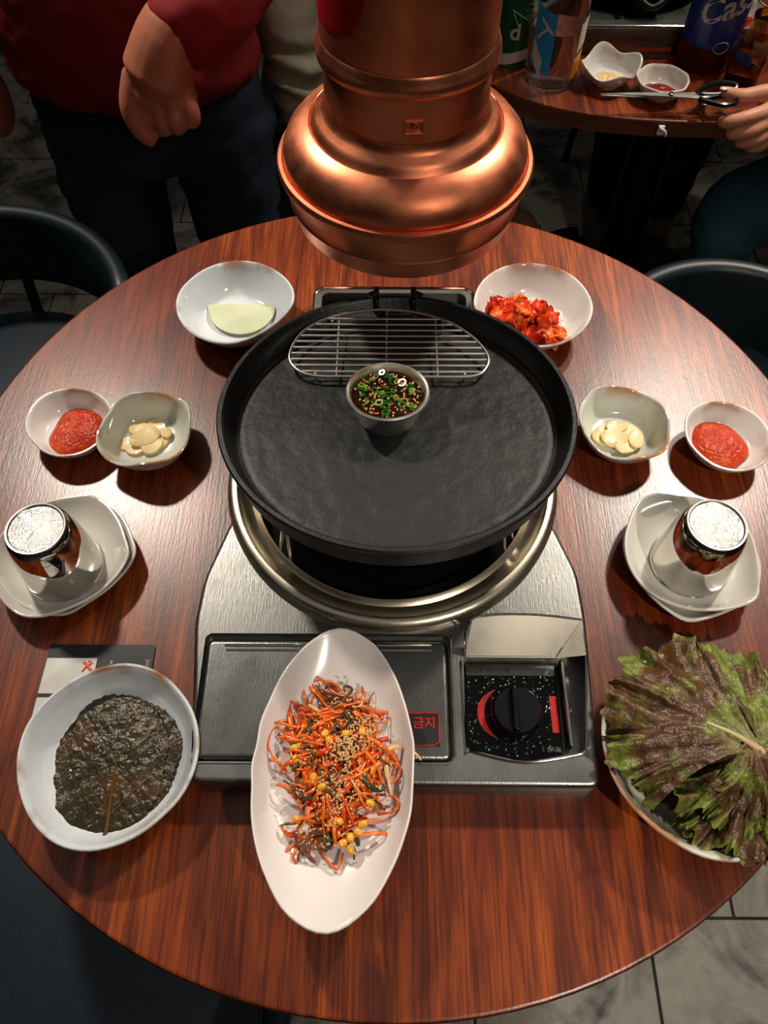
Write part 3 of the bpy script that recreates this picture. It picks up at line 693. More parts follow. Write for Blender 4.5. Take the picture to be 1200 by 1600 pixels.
# ------------------------------------------------------------------ saucers and upturned steel cups
def saucers(key, rz, side, base_off):
    (c, z, rs) = OUT[key]
    lo = mk('saucer', bowl_mesh(Rfun(rs[rz:] + rs[:rz]), 0.0235, foot=0.5, floor=0.62, curve=1.5, rimw=0.4), 'cer_saucer', loc=T(c[0] + base_off[0], c[1] + base_off[1], 0))
    tag(lo, 'white square saucer, lower of the %s pair under the steel cup' % side, 'saucer')
    up = mk('saucer', bowl_mesh(Rfun(rs), 0.0235, foot=0.48, floor=0.62, curve=1.5, rimw=0.4, fh=0.002), 'cer_saucer', loc=T(c[0], c[1], 0.0062))
    tag(up, 'white square saucer directly beneath the %s upturned steel cup' % side, 'saucer')
saucers('sauL', 5, 'left', (0.004, 0.005))
saucers('sauR', 4, 'right', (0.002, -0.003))
def steel_cup(x, y, side, rot):
    t = thing('steel_cup', 'upturned steel cup on the %s saucer stack' % side, 'cup', (x, y, 0.0115), rot)
    mk('cup_wall', lathe([(0.0385, 0.0), (0.0405, 0.0003), (0.0410, 0.0015), (0.0400, 0.0025), (0.0395, 0.012), (0.0350, 0.055), (0.0322, 0.070), (0.0305, 0.0755), (0.0285, 0.0783)], 64), 'cup_steel', t)
    mk('foot_ring', lathe([(0.0285, 0.0783), (0.0292, 0.0795), (0.0284, 0.0805), (0.0270, 0.0803), (0.0262, 0.0790), (0.0255, 0.0785)], 64), 'wire', t)
    V, F = lathe([(0.0258, 0.0786)] + [(0.0258 * (1 - k / 12), 0.0788) for k in range(1, 13)], 64)
    V = [(v[0], v[1], v[2] + 0.0002 * fbm((v[0], v[1], 0), 500)) for v in V]
    mk('cup_base', (V, F), 'cup_base', t, label='hammered shiny base of the cup')
steel_cup(-0.334, 0.372, 'left', (0, 0, 0)); steel_cup(0.321, 0.380, 'right', (0, 0, 0))

# ------------------------------------------------------------------ card under the perilla plate
cd_ = thing('info_card', 'black card with white panels under the perilla plate', 'card', (-0.281, 0.225, 0.0))
def loc2(x, y): return (x + 0.281, y - 0.225)
cb = mk('card_sheet', prism(round_poly([loc2(-0.228, 0.160), loc2(-0.228, 0.290), loc2(-0.3335, 0.290), loc2(-0.336, 0.160)], 0.004), 0.0002, 0.0016), 'card', cd_)
for nme, q in (('white_panel', [(-0.2835, 0.2395), (-0.2835, 0.2755), (-0.333, 0.2755), (-0.334, 0.2395)]), ('white_panel', [(-0.2835, 0.165), (-0.2835, 0.2355), (-0.334, 0.2355), (-0.335, 0.165)])):
    mk(nme, prism([loc2(*p) for p in q], 0.0016, 0.0019), 'card_white', cd_, smooth=False)
x0, y0 = loc2(-0.2915, 0.2670)
mk('orange_mark', join(tube(spline([(x0 - 0.0045, y0 + 0.0045, 0.002), (x0 - 0.001, y0 + 0.001, 0.002), (x0 - 0.004, y0 - 0.005, 0.002)], 5), 0.0012, 6), tube([(x0 - 0.001, y0 + 0.001, 0.002), (x0 + 0.0045, y0 - 0.004, 0.002)], 0.0013, 6), tube([(x0, y0 + 0.0, 0.002), (x0 + 0.004, y0 + 0.004, 0.002)], 0.0012, 6), lathe([(0.0016, 0.0019), (0, 0.0026)], 10, x0 + 0.001, y0 + 0.005)), 'card_orange', cd_)
text('side_lettering', 'Jein', 0.006, 'white_print', cd_, (*loc2(-0.2325, 0.270), 0.0018), (0, 0, -PI / 2))
text('top_lettering', 'w', 0.006, 'white_print', cd_, (*loc2(-0.2685, 0.2715), 0.0018), (0, 0, -PI / 2))

# ------------------------------------------------------------------ perilla plate
dish('perilla_plate', 'white oval plate with brown rim spots, lower left, holding dark perilla leaves', 'plate', 'perilla', 'cer_blue', foot=0.5, floor=0.66, curve=1.5)
def perilla_mat():
    m, nt, b = base('perilla_leaf'); v = coords(nt)
    n = noise_n(nt, v, 26, 4, 0.6)
    c = ramp(nt, n, [(0.3, lin((26, 24, 8))), (0.52, lin((46, 38, 11))), (0.74, lin((88, 52, 16)))])
    vo = nd(nt, 'ShaderNodeTexVoronoi', feature='DISTANCE_TO_EDGE'); vo.inputs['Scale'].default_value = 150; nt.links.new(coords(nt, (1, 1, 0.3)), vo.inputs['Vector'])
    nt.links.new(c, b.inputs['Base Color']); b.inputs['Roughness'].default_value = 0.26
    b.inputs['Specular IOR Level'].default_value = 0.5
    b.inputs['Coat Weight'].default_value = 0.06; b.inputs['Coat Roughness'].default_value = 0.16
    hh = mix(nt, 0.55, ramp(nt, vo.outputs['Distance'], [(0.0, (0, 0, 0, 1)), (0.35, (1, 1, 1, 1))]), ramp(nt, noise_n(nt, coords(nt, (1, 0.6, 1)), 260, 3, 0.6), [(0.35, (0, 0, 0, 1)), (0.65, (1, 1, 1, 1))]))
    bump(nt, b, hh, 0.6, 0.0016)
    return m
M['perilla'] = perilla_mat()
M['perilla_vein'] = pm('perilla_vein', (98, 66, 26), 0.25, coat=0.4)
def leaf(W_, L, sd, zamp=0.0012, dome=0.004, nr=26, n=160):
    V, F = [(0, 0, dome)], []; e = 3.0
    def R_(a):
        ca, sa = abs(math.cos(a)), abs(math.sin(a))
        r = 1 / ((ca / W_) ** e + (sa / L) ** e) ** (1 / e)
        r *= 1 + 0.045 * math.sin(2 * a + sd) + 0.04 * math.sin(3 * a + sd * 2) + 0.02 * math.sin(7 * a + sd)
        return r + 0.0024 * abs(math.sin(a * 24 + sd)) - 0.0012
    for j in range(1, nr + 1):
        s = j / nr
        for k in range(n):
            a = 2 * PI * k / n; x, y = R_(a) * s * math.cos(a), R_(a) * s * math.sin(a)
            z = dome * (1 - s * s) + zamp * fbm((x + sd, y, 0), 90, 3) + 0.0006 * abs(math.sin(a * 9)) * s + (0.0010 * fbm((x, y, sd), 30) * s)
            V.append((x, y, z))
    for k in range(n): F.append((0, 1 + k, 1 + (k + 1) % n))
    for j in range(nr - 1):
        b = 1 + j * n
        for k in range(n): F.append((b + k, b + n + k, b + n + (k + 1) % n, b + (k + 1) % n))
    return V, F
PC = (-0.2430, 0.1695)
for i, (dx, dy, rz, W_, L, z, lab) in enumerate([(-0.010, -0.002, 0.10, 0.048, 0.060, 0.0085, 'bottom perilla leaf with brown edges showing at the left'), (0.009, 0.001, -0.36, 0.046, 0.058, 0.0108, 'middle perilla leaf showing at the right edge'), (-0.001, 0.000, -0.12, 0.046, 0.061, 0.0132, 'topmost dark glossy perilla leaf with yellow stem')]):
    t = thing('perilla_leaf', lab + ' in the plate', 'leaf', (PC[0] + dx, PC[1] + dy, z), (0, 0, rz))
    o = mk('leaf_blade', leaf(W_, L, i * 1.7 + 0.4), 'perilla', t, ang=None); s_ = o.modifiers.new('s', 'SOLIDIFY'); s_.thickness = 0.0006; bake(o)
    if i == 2:
        mk('stem', tube(spline([(0.002, 0.010, 0.0048), (0.006, -0.020, 0.0044), (0.010, -0.045, 0.0030), (0.011, -0.060, 0.0022), (0.006, -0.0705, 0.004)], 5), [0.0006 + 0.0001 * k for k in range(21)], 8), 'perilla_vein', t, label='yellowish brown stem')
        vs_ = []
        for q in range(4):
            for sg in (-1, 1):
                y0_ = -0.045 + q * 0.018
                vs_.append(tube(spline([(0.009 - q * 0.002, y0_, 0.0036), (0.006 + sg * 0.016, y0_ + 0.020, 0.0038), (sg * 0.032 + 0.002, y0_ + 0.036, 0.0026)], 4), 0.0004, 5))
        mk('veins', join(*vs_), 'perilla_vein', t, kind='stuff')

# ------------------------------------------------------------------ long salad plate
SP = (-0.0415, 0.1577)
sa = bowl_mesh(lambda a: Rfun(OUT['salad'][2])(a), 0.030, foot=0.52, floor=0.62, th=0.003, n=96, curve=1.5)
tag(mk('oval_plate', sa[:2], 'melamine', loc=T(SP[0], SP[1], 0.0358)), 'long white pointed oval plate of spicy salad across the stove front edge', 'plate')
sl = thing('shredded_salad', 'spicy orange shredded vegetable salad with sesame on the long white plate', 'salad', (-0.036, 0.158, 0.0430))
M['carrot'] = pm('carrot_shred', (236, 122, 22), 0.26, col2=(214, 76, 6), vs=60, coat=0.4)
M['redshred'] = pm('red_shred', (206, 60, 12), 0.24)
M['brownshred'] = pm('brown_shred', (122, 66, 30), 0.25, col2=(84, 44, 18), coat=0.4)
M['greenshred'] = pm('green_shred', (70, 84, 36), 0.3, col2=(44, 52, 22))
M['sprout'] = pm('sprout', (240, 184, 56), 0.2, col2=(226, 140, 30), vs=80, coat=0.3)
M['pale'] = pm('sprout_stem', (232, 178, 122), 0.22, coat=0.3)
rnd = random.Random(5)
def in_heap():
    while True:
        x, y = rnd.uniform(-0.056, 0.044), rnd.uniform(-0.068, 0.070)
        w_ = 0.040 if y > -0.01 else 0.030
        xc = -0.004 - (0.004 if y < 0 else 0)
        if ((x - xc) / w_) ** 2 + (y / 0.068) ** 2 < 1: return x, y
def heap_z(x, y): return 0.022 * max(0.0, 1 - (x / 0.058) ** 2 - (y / 0.085) ** 2)
def strand(r, L, curl, out=0.0):
    x, y = in_heap(); a = rnd.uniform(0, 2 * PI); z = heap_z(x, y) * rnd.uniform(0.55, 1.05) + 0.002
    pts = []; n = 7; k_ = rnd.uniform(-curl, curl); k2 = rnd.uniform(-curl, curl) * (2.5 if rnd.random() < 0.3 else 1)
    if math.cos(a) * x * 1.4 + math.sin(a) * y > 0.012: a += PI
    for i in range(n):
        pts.append((x, y, max(0.0012, z + 0.003 * math.sin(i * 0.9 + a))))
        a += k_ + (k2 if i > 3 else 0); st_ = L / (n - 1)
        x += math.cos(a) * st_; y += math.sin(a) * st_
        z = min(z, heap_z(x, y) * 1.1 + 0.0035) if rnd.random() < 0.8 else z
    return tube(spline(pts, 3), [r * (0.5 + 0.5 * math.sin(PI * min(1, max(0, (i + 1.5) / (3 * (n - 1) + 2))))) for i in range(3 * (n - 1) + 1)], 6, flat=rnd.uniform(0.35, 0.8))
mk('salad_core', mound(0.029, 0.050, 0.015, 1.2, amp=0.006, sc_=150), 'brownshred', sl, (-0.006, 0.0, -0.002))
for nm, cnt, r, L, cu, mt in (('carrot_shred', 210, 0.0018, 0.040, 0.34, 'carrot'), ('red_shred', 48, 0.0021, 0.032, 0.35, 'redshred'), ('leek_shred', 40, 0.0020, 0.028, 0.4, 'greenshred'), ('seaweed_shred', 80, 0.0017, 0.034, 0.7, 'brownshred'), ('sprout_stem', 30, 0.0015, 0.038, 0.45, 'pale')):
    mk(nm, join(*[strand(r * rnd.choice((0.55, 0.7, 0.9, 1.2, 1.6)), L * rnd.uniform(0.7, 1.3), cu) for _ in range(cnt)]), mt, sl, kind='stuff', ang=None)
loose = [[(-0.050, 0.043), (-0.060, 0.040), (-0.068, 0.049)], [(-0.046, 0.030), (-0.060, 0.036), (-0.064, 0.020), (-0.052, 0.004), (-0.048, 0.000)], [(-0.062, 0.008), (-0.054, 0.006), (-0.046, -0.002)], [(0.000, 0.050), (0.012, 0.056), (0.026, 0.053), (0.036, 0.044)],
         [(-0.006, 0.055), (-0.002, 0.068), (-0.010, 0.077), (-0.018, 0.078)], [(-0.030, 0.045), (-0.034, 0.060), (-0.037, 0.072)], [(-0.030, 0.045), (-0.028, 0.060), (-0.025, 0.070)], [(-0.028, 0.044), (-0.014, 0.056), (-0.008, 0.064)], [(0.028, 0.018), (0.042, 0.018), (0.047, 0.008), (0.044, -0.004)], [(0.030, -0.020), (0.046, -0.022), (0.048, -0.032), (0.032, -0.036)],
         [(-0.030, -0.055), (-0.036, -0.068), (-0.034, -0.074)], [(-0.020, -0.052), (-0.010, -0.070), (0.000, -0.078), (0.004, -0.066)], [(-0.028, -0.050), (-0.044, -0.066)]]
mk('loose_shred', join(*[tube(spline([(x, y, 0.004 + 0.004 * (1 - abs(2 * i / (len(L) - 1) - 1))) for i, (x, y) in enumerate(L)], 6), 0.00125, 6) for L in loose]), 'carrot', sl, kind='stuff', ang=None)
for k, (x, y) in enumerate([(-0.040, 0.016), (-0.038, 0.006), (-0.014, 0.026), (0.004, 0.026), (-0.010, 0.020), (-0.022, -0.010), (-0.014, -0.018), (-0.034, -0.042), (0.010, -0.056), (0.004, -0.060), (0.016, -0.052), (0.010, -0.064), (0.020, -0.046), (0.026, -0.030), (0.018, 0.028), (0.002, -0.044)]):
    mk('bean_head', move(lathe([(0, -0.004), (0.0025, -0.0032), (0.0034, 0), (0.0026, 0.0030), (0, 0.0042)], 10), mat=Matrix.Rotation(1.3, 4, (math.sin(k), math.cos(k), 0))), 'sprout', sl, (x, y, heap_z(x, y) + 0.0045))
ss = []
for cx_, cy_, sg, cnt in ((0.004, 0.012, 0.0075, 150), (0.020, 0.030, 0.007, 90), (0.000, -0.022, 0.009, 120), (-0.006, -0.040, 0.010, 60), (0.0, 0.0, 0.030, 90), (0.0, 0.060, 0.010, 26)):
    for _ in range(cnt):
        x, y = rnd.gauss(cx_, sg), rnd.gauss(cy_, sg); z = heap_z(x, y) * 1.02 + 0.0042 + rnd.uniform(0, 0.0015)
        if abs(x) > 0.05 or abs(y) > 0.085: continue
        ss.append(move(seed(0.0009, 0.0016), mat=Matrix.Translation((x, y, z)) @ Matrix.Rotation(rnd.uniform(0, 6.3), 4, 'Z') @ Matrix.Rotation(rnd.uniform(-.5, .5), 4, 'X')))
mk('sesame_seeds', join(*ss), 'sesame', sl, kind='stuff', ang=None)

# ------------------------------------------------------------------ lettuce plate
dish('lettuce_bowl', 'wide off-white bowl with brown worn rim full of red leaf lettuce', 'bowl', 'lettuce', ceramic_mat('ceramic_worn', (216, 214, 198), edge=(176, 124, 84), amt=0.46), curve=1.4, h=0.048)
def lettuce_mat(i, g):
    m, nt, b = base('lettuce_leaf_%d' % i); v = coords(nt)
    at = nd(nt, 'ShaderNodeAttribute', attribute_name='rim')     # 0 at the rib, 1 at the frill
    n = noise_n(nt, v, 34, 4, 0.6); n2 = noise_n(nt, v, 120, 3, 0.6)
    red = ramp(nt, n2, [(0.3, lin((58, 36, 26))), (0.7, lin((104, 72, 42)))])
    grn = ramp(nt, n2, [(0.3, lin((84, 98, 32))), (0.7, lin((136, 148, 62)))])
    fr = nd(nt, 'ShaderNodeMapRange'); nt.links.new(at.outputs['Fac'], fr.inputs[0]); fr.inputs[1].default_value = 0.80; fr.inputs[2].default_value = 1.0; fr.inputs[4].default_value = 0.10
    f0 = nd(nt, 'ShaderNodeMath', operation='ADD'); nt.links.new(n, f0.inputs[0]); nt.links.new(fr.outputs[0], f0.inputs[1])
    f = nd(nt, 'ShaderNodeMath', operation='ADD'); nt.links.new(f0.outputs[0], f.inputs[0]); f.inputs[1].default_value = g
    c = mix(nt, ramp(nt, f.outputs[0], [(0.46, (0, 0, 0, 1)), (0.62, (1, 1, 1, 1))]), red, grn)
    c = mix(nt, ramp(nt, at.outputs['Fac'], [(0.0, (1, 1, 1, 1)), (0.16, (0.4, 0.4, 0.4, 1)), (0.34, (0, 0, 0, 1))]), c, lin((158, 160, 104)))
    nt.links.new(c, b.inputs['Base Color']); b.inputs['Roughness'].default_value = 0.36
    b.inputs['Subsurface Weight'].default_value = 0.1; b.inputs['Subsurface Radius'].default_value = (0.003, 0.004, 0.001)
    bump(nt, b, noise_n(nt, v, 150, 3), 0.8, 0.003)
    return m
LM = [lettuce_mat(0, -0.09), lettuce_mat(1, 0.0), lettuce_mat(2, 0.14)]
M['lettuce_rib'] = pm('lettuce_rib', (196, 150, 128), 0.3, col2=(186, 184, 130), vs=40, sss=0.2)
def lettuce_leaf(R_, half, sd, rise, fall, nr=40, n=190, cut=0.0, ruff=0.0085):
    V, F, A = [], [], []; rr = random.Random(sd); o = rr.uniform(0, 90)
    for j in range(nr + 1):
        s = j / nr
        for k in range(n + 1):
            u = k / n * 2 - 1; a = u * half * (0.55 + 0.45 * s)
            r = R_ * (0.06 + 0.94 * s) * (1 - 0.22 * abs(u) ** 2.5) * (1 + 0.06 * s * fbm((u * 3 + o, 0, 0), 1.2) + 0.030 * s ** 4 * math.sin(u * 30 + o) + 0.022 * s ** 6 * math.sin(u * 83 + o))
            z = rise * math.sin(PI * min(1, s * 1.02)) - fall * s * s
            z += ruff * 1.3 * s ** 2.2 * (math.sin(u * half * 9 + o + 1.6 * math.sin(s * 5)) * 0.8 + math.sin(u * half * 23 + 2 * o + s * 4) * 0.6 * s + math.sin(u * half * 61 + o + s * 9 + 1.5 * math.sin(u * 9)) * 0.42 * s ** 3)
            z += 0.006 * s ** 0.8 * fbm((r * math.cos(a) + o, r * math.sin(a), 0), 26, 3) + 0.0026 * fbm((r * math.cos(a) + o, r * math.sin(a), 5), 90, 2)
            z += 0.0025 * math.cos(u * 14) * (1 - s) * s * 2
            a2 = a + 0.05 * s ** 3 * math.sin(u * half * 17 + o)
            V.append((r * math.cos(a2), r * math.sin(a2), z)); A.append(s)
    for j in range(nr):
        for k in range(n):
            q = j * (n + 1) + k; F.append((q, q + n + 1, q + n + 2, q + 1))
    return V, F, A
LB = (0.318, 0.172)
leaves = [  # direction, length, half angle, base offset, z, rise, fall, material, label
 (226, 0.100, 0.72, (0.012, 0.006), 0.044, 0.004, -0.004, 0, 'darkest lettuce leaf deep against the lower left rim of the bowl'),
 (258, 0.072, 0.70, (0.004, 0.008), 0.044, 0.004, -0.003, 0, 'dark lettuce leaf deep against the front rim of the bowl'),
 (215, 0.108, 0.62, (0.022, 0.004), 0.046, 0.004, 0.012, 0, 'dark red lettuce leaf lowest along the left rim of the bowl'),
 (250, 0.078, 0.62, (0.014, 0.004), 0.048, 0.004, 0.012, 0, 'dark brownish lettuce leaf lowest at the bottom left of the bowl'),
 (112, 0.104, 0.62, (0.006, -0.004), 0.050, 0.010, 0.002, 2, 'lettuce leaf with bright green frill at the back of the bowl'),
 (74, 0.098, 0.66, (0.010, -0.006), 0.052, 0.010, 0.004, 1, 'curly green and brown lettuce leaf at the back right of the bowl'),
 (24, 0.078, 0.80, (-0.016, -0.006), 0.050, 0.008, 0.010, 2, 'light green lettuce leaf at the right of the bowl'),
 (318, 0.066, 0.80, (-0.016, 0.010), 0.052, 0.008, 0.012, 2, 'yellow green lettuce leaf at the lower right of the bowl'),
 (276, 0.070, 0.70, (0.002, 0.016), 0.058, 0.008, 0.014, 1, 'lettuce leaf with green edge over the front of the bowl'),
 (226, 0.090, 0.66, (0.014, 0.010), 0.062, 0.010, 0.014, 1, 'purple brown lettuce leaf with green frill left of centre'),
 (262, 0.068, 0.80, (-0.004, 0.014), 0.070, 0.010, 0.014, 0, 'small dark crinkled lettuce leaf on top below the pink stem'),
 (152, 0.132, 0.78, (0.004, -0.004), 0.072, 0.012, 0.016, 0, 'large dark red lettuce leaf on top with a pink stem'),
]
for i, (d, R_, hf, off, z, rise, fall, mi, lab) in enumerate(leaves):
    t = thing('lettuce_leaf', lab, 'lettuce', (LB[0] + off[0], LB[1] + off[1], z), (0, 0, math.radians(d)))
    o = mk('leaf_blade', lettuce_leaf(R_, hf * 1.15, i * 3 + 1, rise, fall), LM[mi], t, ang=None)
    if i == 11:
        mk('rib', tube(spline([(-0.004, 0, 0.001), (0.008, 0, 0.0025), (R_ * 0.22, 0.0, 0.002 + rise * 0.5), (R_ * 0.40, 0.002, 0.001 + rise * 0.7)], 5), [0.0042 - 0.00022 * k for k in range(16)], 8, flat=0.7), 'lettuce_rib', t, label='pinkish white stem')

# ------------------------------------------------------------------ second table behind, right
T2 = (0.60, 1.62)
def t2o(n=96, a_=0.5, b_=0.43, e=3.1, s=1.0):
    o = []
    for k in range(n):
        a = 2 * PI * k / n; c, q = math.cos(a), math.sin(a)
        r = 1 / ((abs(c) / a_) ** e + (abs(q) / b_) ** e) ** (1 / e); o.append((r * c * s, r * q * s))
    return o
t2 = thing('dining_table', 'reddish wood table with rounded corners behind at the right', 'table', (T2[0], T2[1], -TZ))
mk('tabletop', prism(t2o(), -0.028, 0.0, 0.0015), 'wood', t2, (0, 0, TZ))
mk('edge_band', prism(t2o(s=1.0012), -0.0275, -0.002), 'wood_edge', t2, (0, 0, TZ))
mk('pedestal', lathe([(0, 0.02), (0.06, 0.02), (0.05, 0.06), (0.045, 0.66), (0.18, 0.705), (0.18, 0.7215), (0, 0.7215)], 32), 'chairleg', t2)
mk('base', lathe([(0, 0.0), (0.26, 0.0), (0.26, 0.012), (0.08, 0.03), (0, 0.03)], 48), 'chairleg', t2)
tag(mk('white_clip', join(box(-0.006, -0.004, -0.012, 0.004, 0.002, 0.002, 0.001), tube(spline([(-0.005, -0.004, 0.0), (0.004, -0.008, -0.004), (0.007, -0.005, -0.012)], 4), 0.0028, 8)), 'card_white', loc=T(0.447, 1.186, -0.006)), 'small white plastic clip on the edge of the far table', 'clip')
dA = (0.378, 1.300)
tag(mk('garlic_dish', bowl_mesh(Rfun([47 + 3 * math.cos(4 * (k / 24 * 2 * PI) - 0.9) + 2 * math.cos(2 * PI * k / 24 * 2) for k in range(24)]), 0.034, wave=lambda a: 0.006 * math.cos(4 * a - 0.9) + 0.004 * math.sin(a), fh=0.006, foot=0.42), 'cer_white', loc=T(dA[0] - 0.006, dA[1], 0)), 'wavy white dish of minced garlic on the far table', 'dish')
tag(mk('minced_garlic', mound(0.024, 0.016, 0.005, 2, amp=0.002), 'garlic', loc=T(dA[0] - 0.006, dA[1], 0.0095)), 'pale minced garlic in the wavy dish on the far table', 'garlic')
dB = (0.452, 1.264)
tag(mk('sauce_dish', bowl_mesh(Rfun([43 + 1.2 * math.sin(k * 1.9) for k in range(24)]), 0.030, rimw=0.4), 'cer_saucer', loc=T(dB[0], dB[1], 0)), 'white dish of dark red sauce on the far table', 'dish')
M['darksauce'] = pm('dark_red_sauce', (110, 24, 12), 0.12, col2=(168, 40, 20), vs=40, coat=0.5)
tag(mk('red_sauce', mound(0.031, 0.024, 0.008, 1, amp=0.0015), 'darksauce', loc=T(dB[0] - 0.003, dB[1] - 0.002, 0.0072)), 'dark red sauce in the dish on the far table', 'sauce')

# bottles and glasses
def glass_mat(name, col, rough=0.02, ior=1.45, tr_=1.0):
    m, nt, b = base(name); b.inputs['Base Color'].default_value = lin(col); b.inputs['Transmission Weight'].default_value = tr_
    b.inputs['Roughness'].default_value = rough; b.inputs['IOR'].default_value = ior
    n = noise_n(nt, coords(nt), 30, 2); bump(nt, b, n, 0.08, 0.002)
    return m
M['clear'] = glass_mat('clear_plastic', (246, 250, 252), ior=1.2); M['water'] = glass_mat('water', (240, 246, 250), ior=1.2)
M['greenpet'] = glass_mat('green_plastic', (20, 120, 60), 0.05, 1.3, 0.75); M['brownpet'] = glass_mat('brown_plastic', (170, 84, 30), 0.05, 1.3, 0.9)
M['glass'] = glass_mat('drinking_glass', (250, 250, 248), ior=1.3); M['beer'] = glass_mat('beer', (196, 120, 36), 0.02, 1.25)
M['green_label'] = pm('green_label', (10, 84, 46), 0.3, var=0.25); M['blue_label'] = pm('blue_label', (40, 146, 206), 0.35, var=0.1)
M['cobalt'] = pm('cobalt_label', (14, 52, 132), 0.28, var=0.4, vs=16); M['orange_label'] = pm('orange_label', (230, 140, 40), 0.4, var=0.3)
M['foam'] = pm('pale_cream', (226, 214, 196), 0.5)
def patch(r, a0, a1, z0, z1, n=14, skew=0.0):
    V = []; 
    for j in range(5):
        for k in range(n + 1):
            a = math.radians(a0 + (a1 - a0) * k / n); t = j / 4
            V.append((r * math.cos(a), r * math.sin(a), z0 + (z1 - z0) * t + skew * (k / n - 0.5)))
    return V, [(j * (n + 1) + k, j * (n + 1) + k + 1, (j + 1) * (n + 1) + k + 1, (j + 1) * (n + 1) + k) for j in range(4) for k in range(n)]
def wrap_text(name, s, size, m, parent, r, ang0, z0, tilt=0.0, shear=0.0):
    o = text(name, s, size, m, parent, (0, 0, 0), ext=0.0, shear=shear, off=size * 0.02)
    for v in o.data.vertices:
        x, y = v.co.x * math.cos(tilt) - v.co.y * math.sin(tilt), v.co.x * math.sin(tilt) + v.co.y * math.cos(tilt)
        a = math.radians(ang0) + x / r
        v.co = (r * math.cos(a), r * math.sin(a), z0 + y)
    return o
def bottle_prof(r, h, neck=0.013):
    return [(0, 0.004), (r * 0.55, 0.001), (r * 0.8, 0), (r * 0.95, 0.004), (r, 0.012), (r, h * 0.62), (r * 0.93, h * 0.70), (r * 0.6, h * 0.84), (neck, h * 0.93), (neck, h)]
gb = thing('green_bottle', 'green soda bottle on the far table beside the copper duct', 'bottle', (0.218, 1.378, 0))
mk('bottle_body', lathe(bottle_prof(0.038, 0.24), 40), 'greenpet', gb); mk('cap', lathe([(0, 0.262), (0.014, 0.262), (0.0145, 0.238), (0.013, 0.238)], 24), 'card_white', gb)
gl = mk('bottle_label', patch(0.0385, 180, 345, 0.024, 0.14), 'green_label', gb); mk('white_swoosh', patch(0.0388, 215, 330, 0.012, 0.030, skew=0.02), 'card_white', gb)
wrap_text('label_lettering', 'd', 0.036, 'white_print', gl, 0.0389, 262, 0.060)
mk('label_line', join(tube([(0.0392 * math.cos(math.radians(a)), 0.0392 * math.sin(math.radians(a)), 0.095 - 0.0004 * (a - 250)) for a in range(250, 292, 4)], 0.0007, 5), tube([(0.0392 * math.cos(math.radians(a)), 0.0392 * math.sin(math.radians(a)), 0.095 - 0.0015 * (a - 250)) for a in range(250, 268, 3)], 0.0007, 5)), 'white_print', gl)
for k in range(8): mk('label_bubble', lathe([(0.0018, 0), (0.001, 0.0008), (0, 0.001)], 8), 'chilli_pale', gl, (0.0386 * math.cos(math.radians(284 + (k % 3) * 6)), 0.0386 * math.sin(math.radians(284 + (k % 3) * 6)), 0.085 + 0.009 * (k // 2)), (PI / 2, 0, math.radians(14)))
wb = thing('water_bottle', 'clear plastic water bottle with blue label at the far table edge', 'bottle', (0.276, 1.311, 0))
mk('bottle_body', lathe(bottle_prof(0.044, 0.26), 48), 'clear', wb)
mk('water_fill', lathe([(0, 0.006), (0.036, 0.006), (0.0415, 0.014), (0.0415, 0.090), (0, 0.090)], 40), 'water', wb)
mk('blue_label', patch(0.0446, 205, 255, 0.034, 0.125, skew=-0.012), 'blue_label', wb); mk('label_wave', join(patch(0.0449, 208, 236, 0.036, 0.066, skew=-0.03), patch(0.0449, 216, 240, 0.088, 0.094, skew=0.02), patch(0.0449, 222, 250, 0.100, 0.105, skew=-0.02)), 'card_white', wb)
mk('orange_label', patch(0.0446, 306, 334, 0.022, 0.058, skew=0.010), 'orange_label', wb); mk('pale_label', patch(0.0446, 312, 340, 0.066, 0.108, skew=0.010), 'foam', wb)
mk('cap', lathe([(0, 0.285), (0.015, 0.285), (0.0155, 0.258), (0.013, 0.258)], 24), 'card_white', wb)
bb = thing('beer_bottle', 'brown beer bottle with blue label on the far table', 'bottle', (0.545, 1.365, 0), (0, 0, 0))
mk('bottle_body', lathe(bottle_prof(0.046, 0.27), 48), 'brownpet', bb); mk('beer_fill', lathe([(0, 0.006), (0.040, 0.006), (0.0435, 0.014), (0.0435, 0.060), (0, 0.060)], 40), 'beer', bb)
bl = mk('blue_label', patch(0.0466, 170, 370, 0.044, 0.160), 'cobalt', bb); wrap_text('label_lettering', 'Cass', 0.050, 'white_print', bl, 0.0470, 266, 0.108, tilt=0.35, shear=0.3)
mk('label_emblem', tube([(0.0471 * math.cos(math.radians(278 + 16 * math.cos(q / 12 * 2 * PI))), 0.0471 * math.sin(math.radians(278 + 16 * math.cos(q / 12 * 2 * PI))), 0.048 + 0.009 * math.sin(q / 12 * 2 * PI)) for q in range(12)], 0.0006, 5, closed=True), 'white_print', bl)
mk('cap', lathe([(0, 0.295), (0.015, 0.295), (0.0155, 0.268), (0.013, 0.268)], 24), 'card', bb)
def tumbler(x, y, lab, fill, band, h=0.085):
    t = thing('beer_glass', lab, 'glass', (x, y, 0))
    mk('glass_wall', lathe([(0, 0.0), (0.026, 0.0), (0.028, 0.002), (0.034, h), (0.0325, h + 0.001), (0.0315, h), (0.0262, 0.010), (0, 0.009)], 40), 'glass', t)
    mk('beer_fill', lathe([(0, 0.0095), (0.0258, 0.0105), (0.0258 + 0.0052 * fill, 0.01 + (h - 0.01) * fill), (0, 0.01 + (h - 0.01) * fill)], 36), 'beer', t)
    mk('printed_band', patch(0.0345 - 0.003, 200, 255, h * 0.55, h * 0.75), band, t)
tumbler(0.596, 1.300, 'beer glass with blue print nearest to the hand', 0.45, 'cobalt')
tumbler(0.650, 1.395, 'beer glass with orange print behind the nearer glass', 0.7, 'orange_label')
rb = thing('food_dish', 'white dish of red food behind the beer bottle', 'dish', (0.630, 1.475, 0))
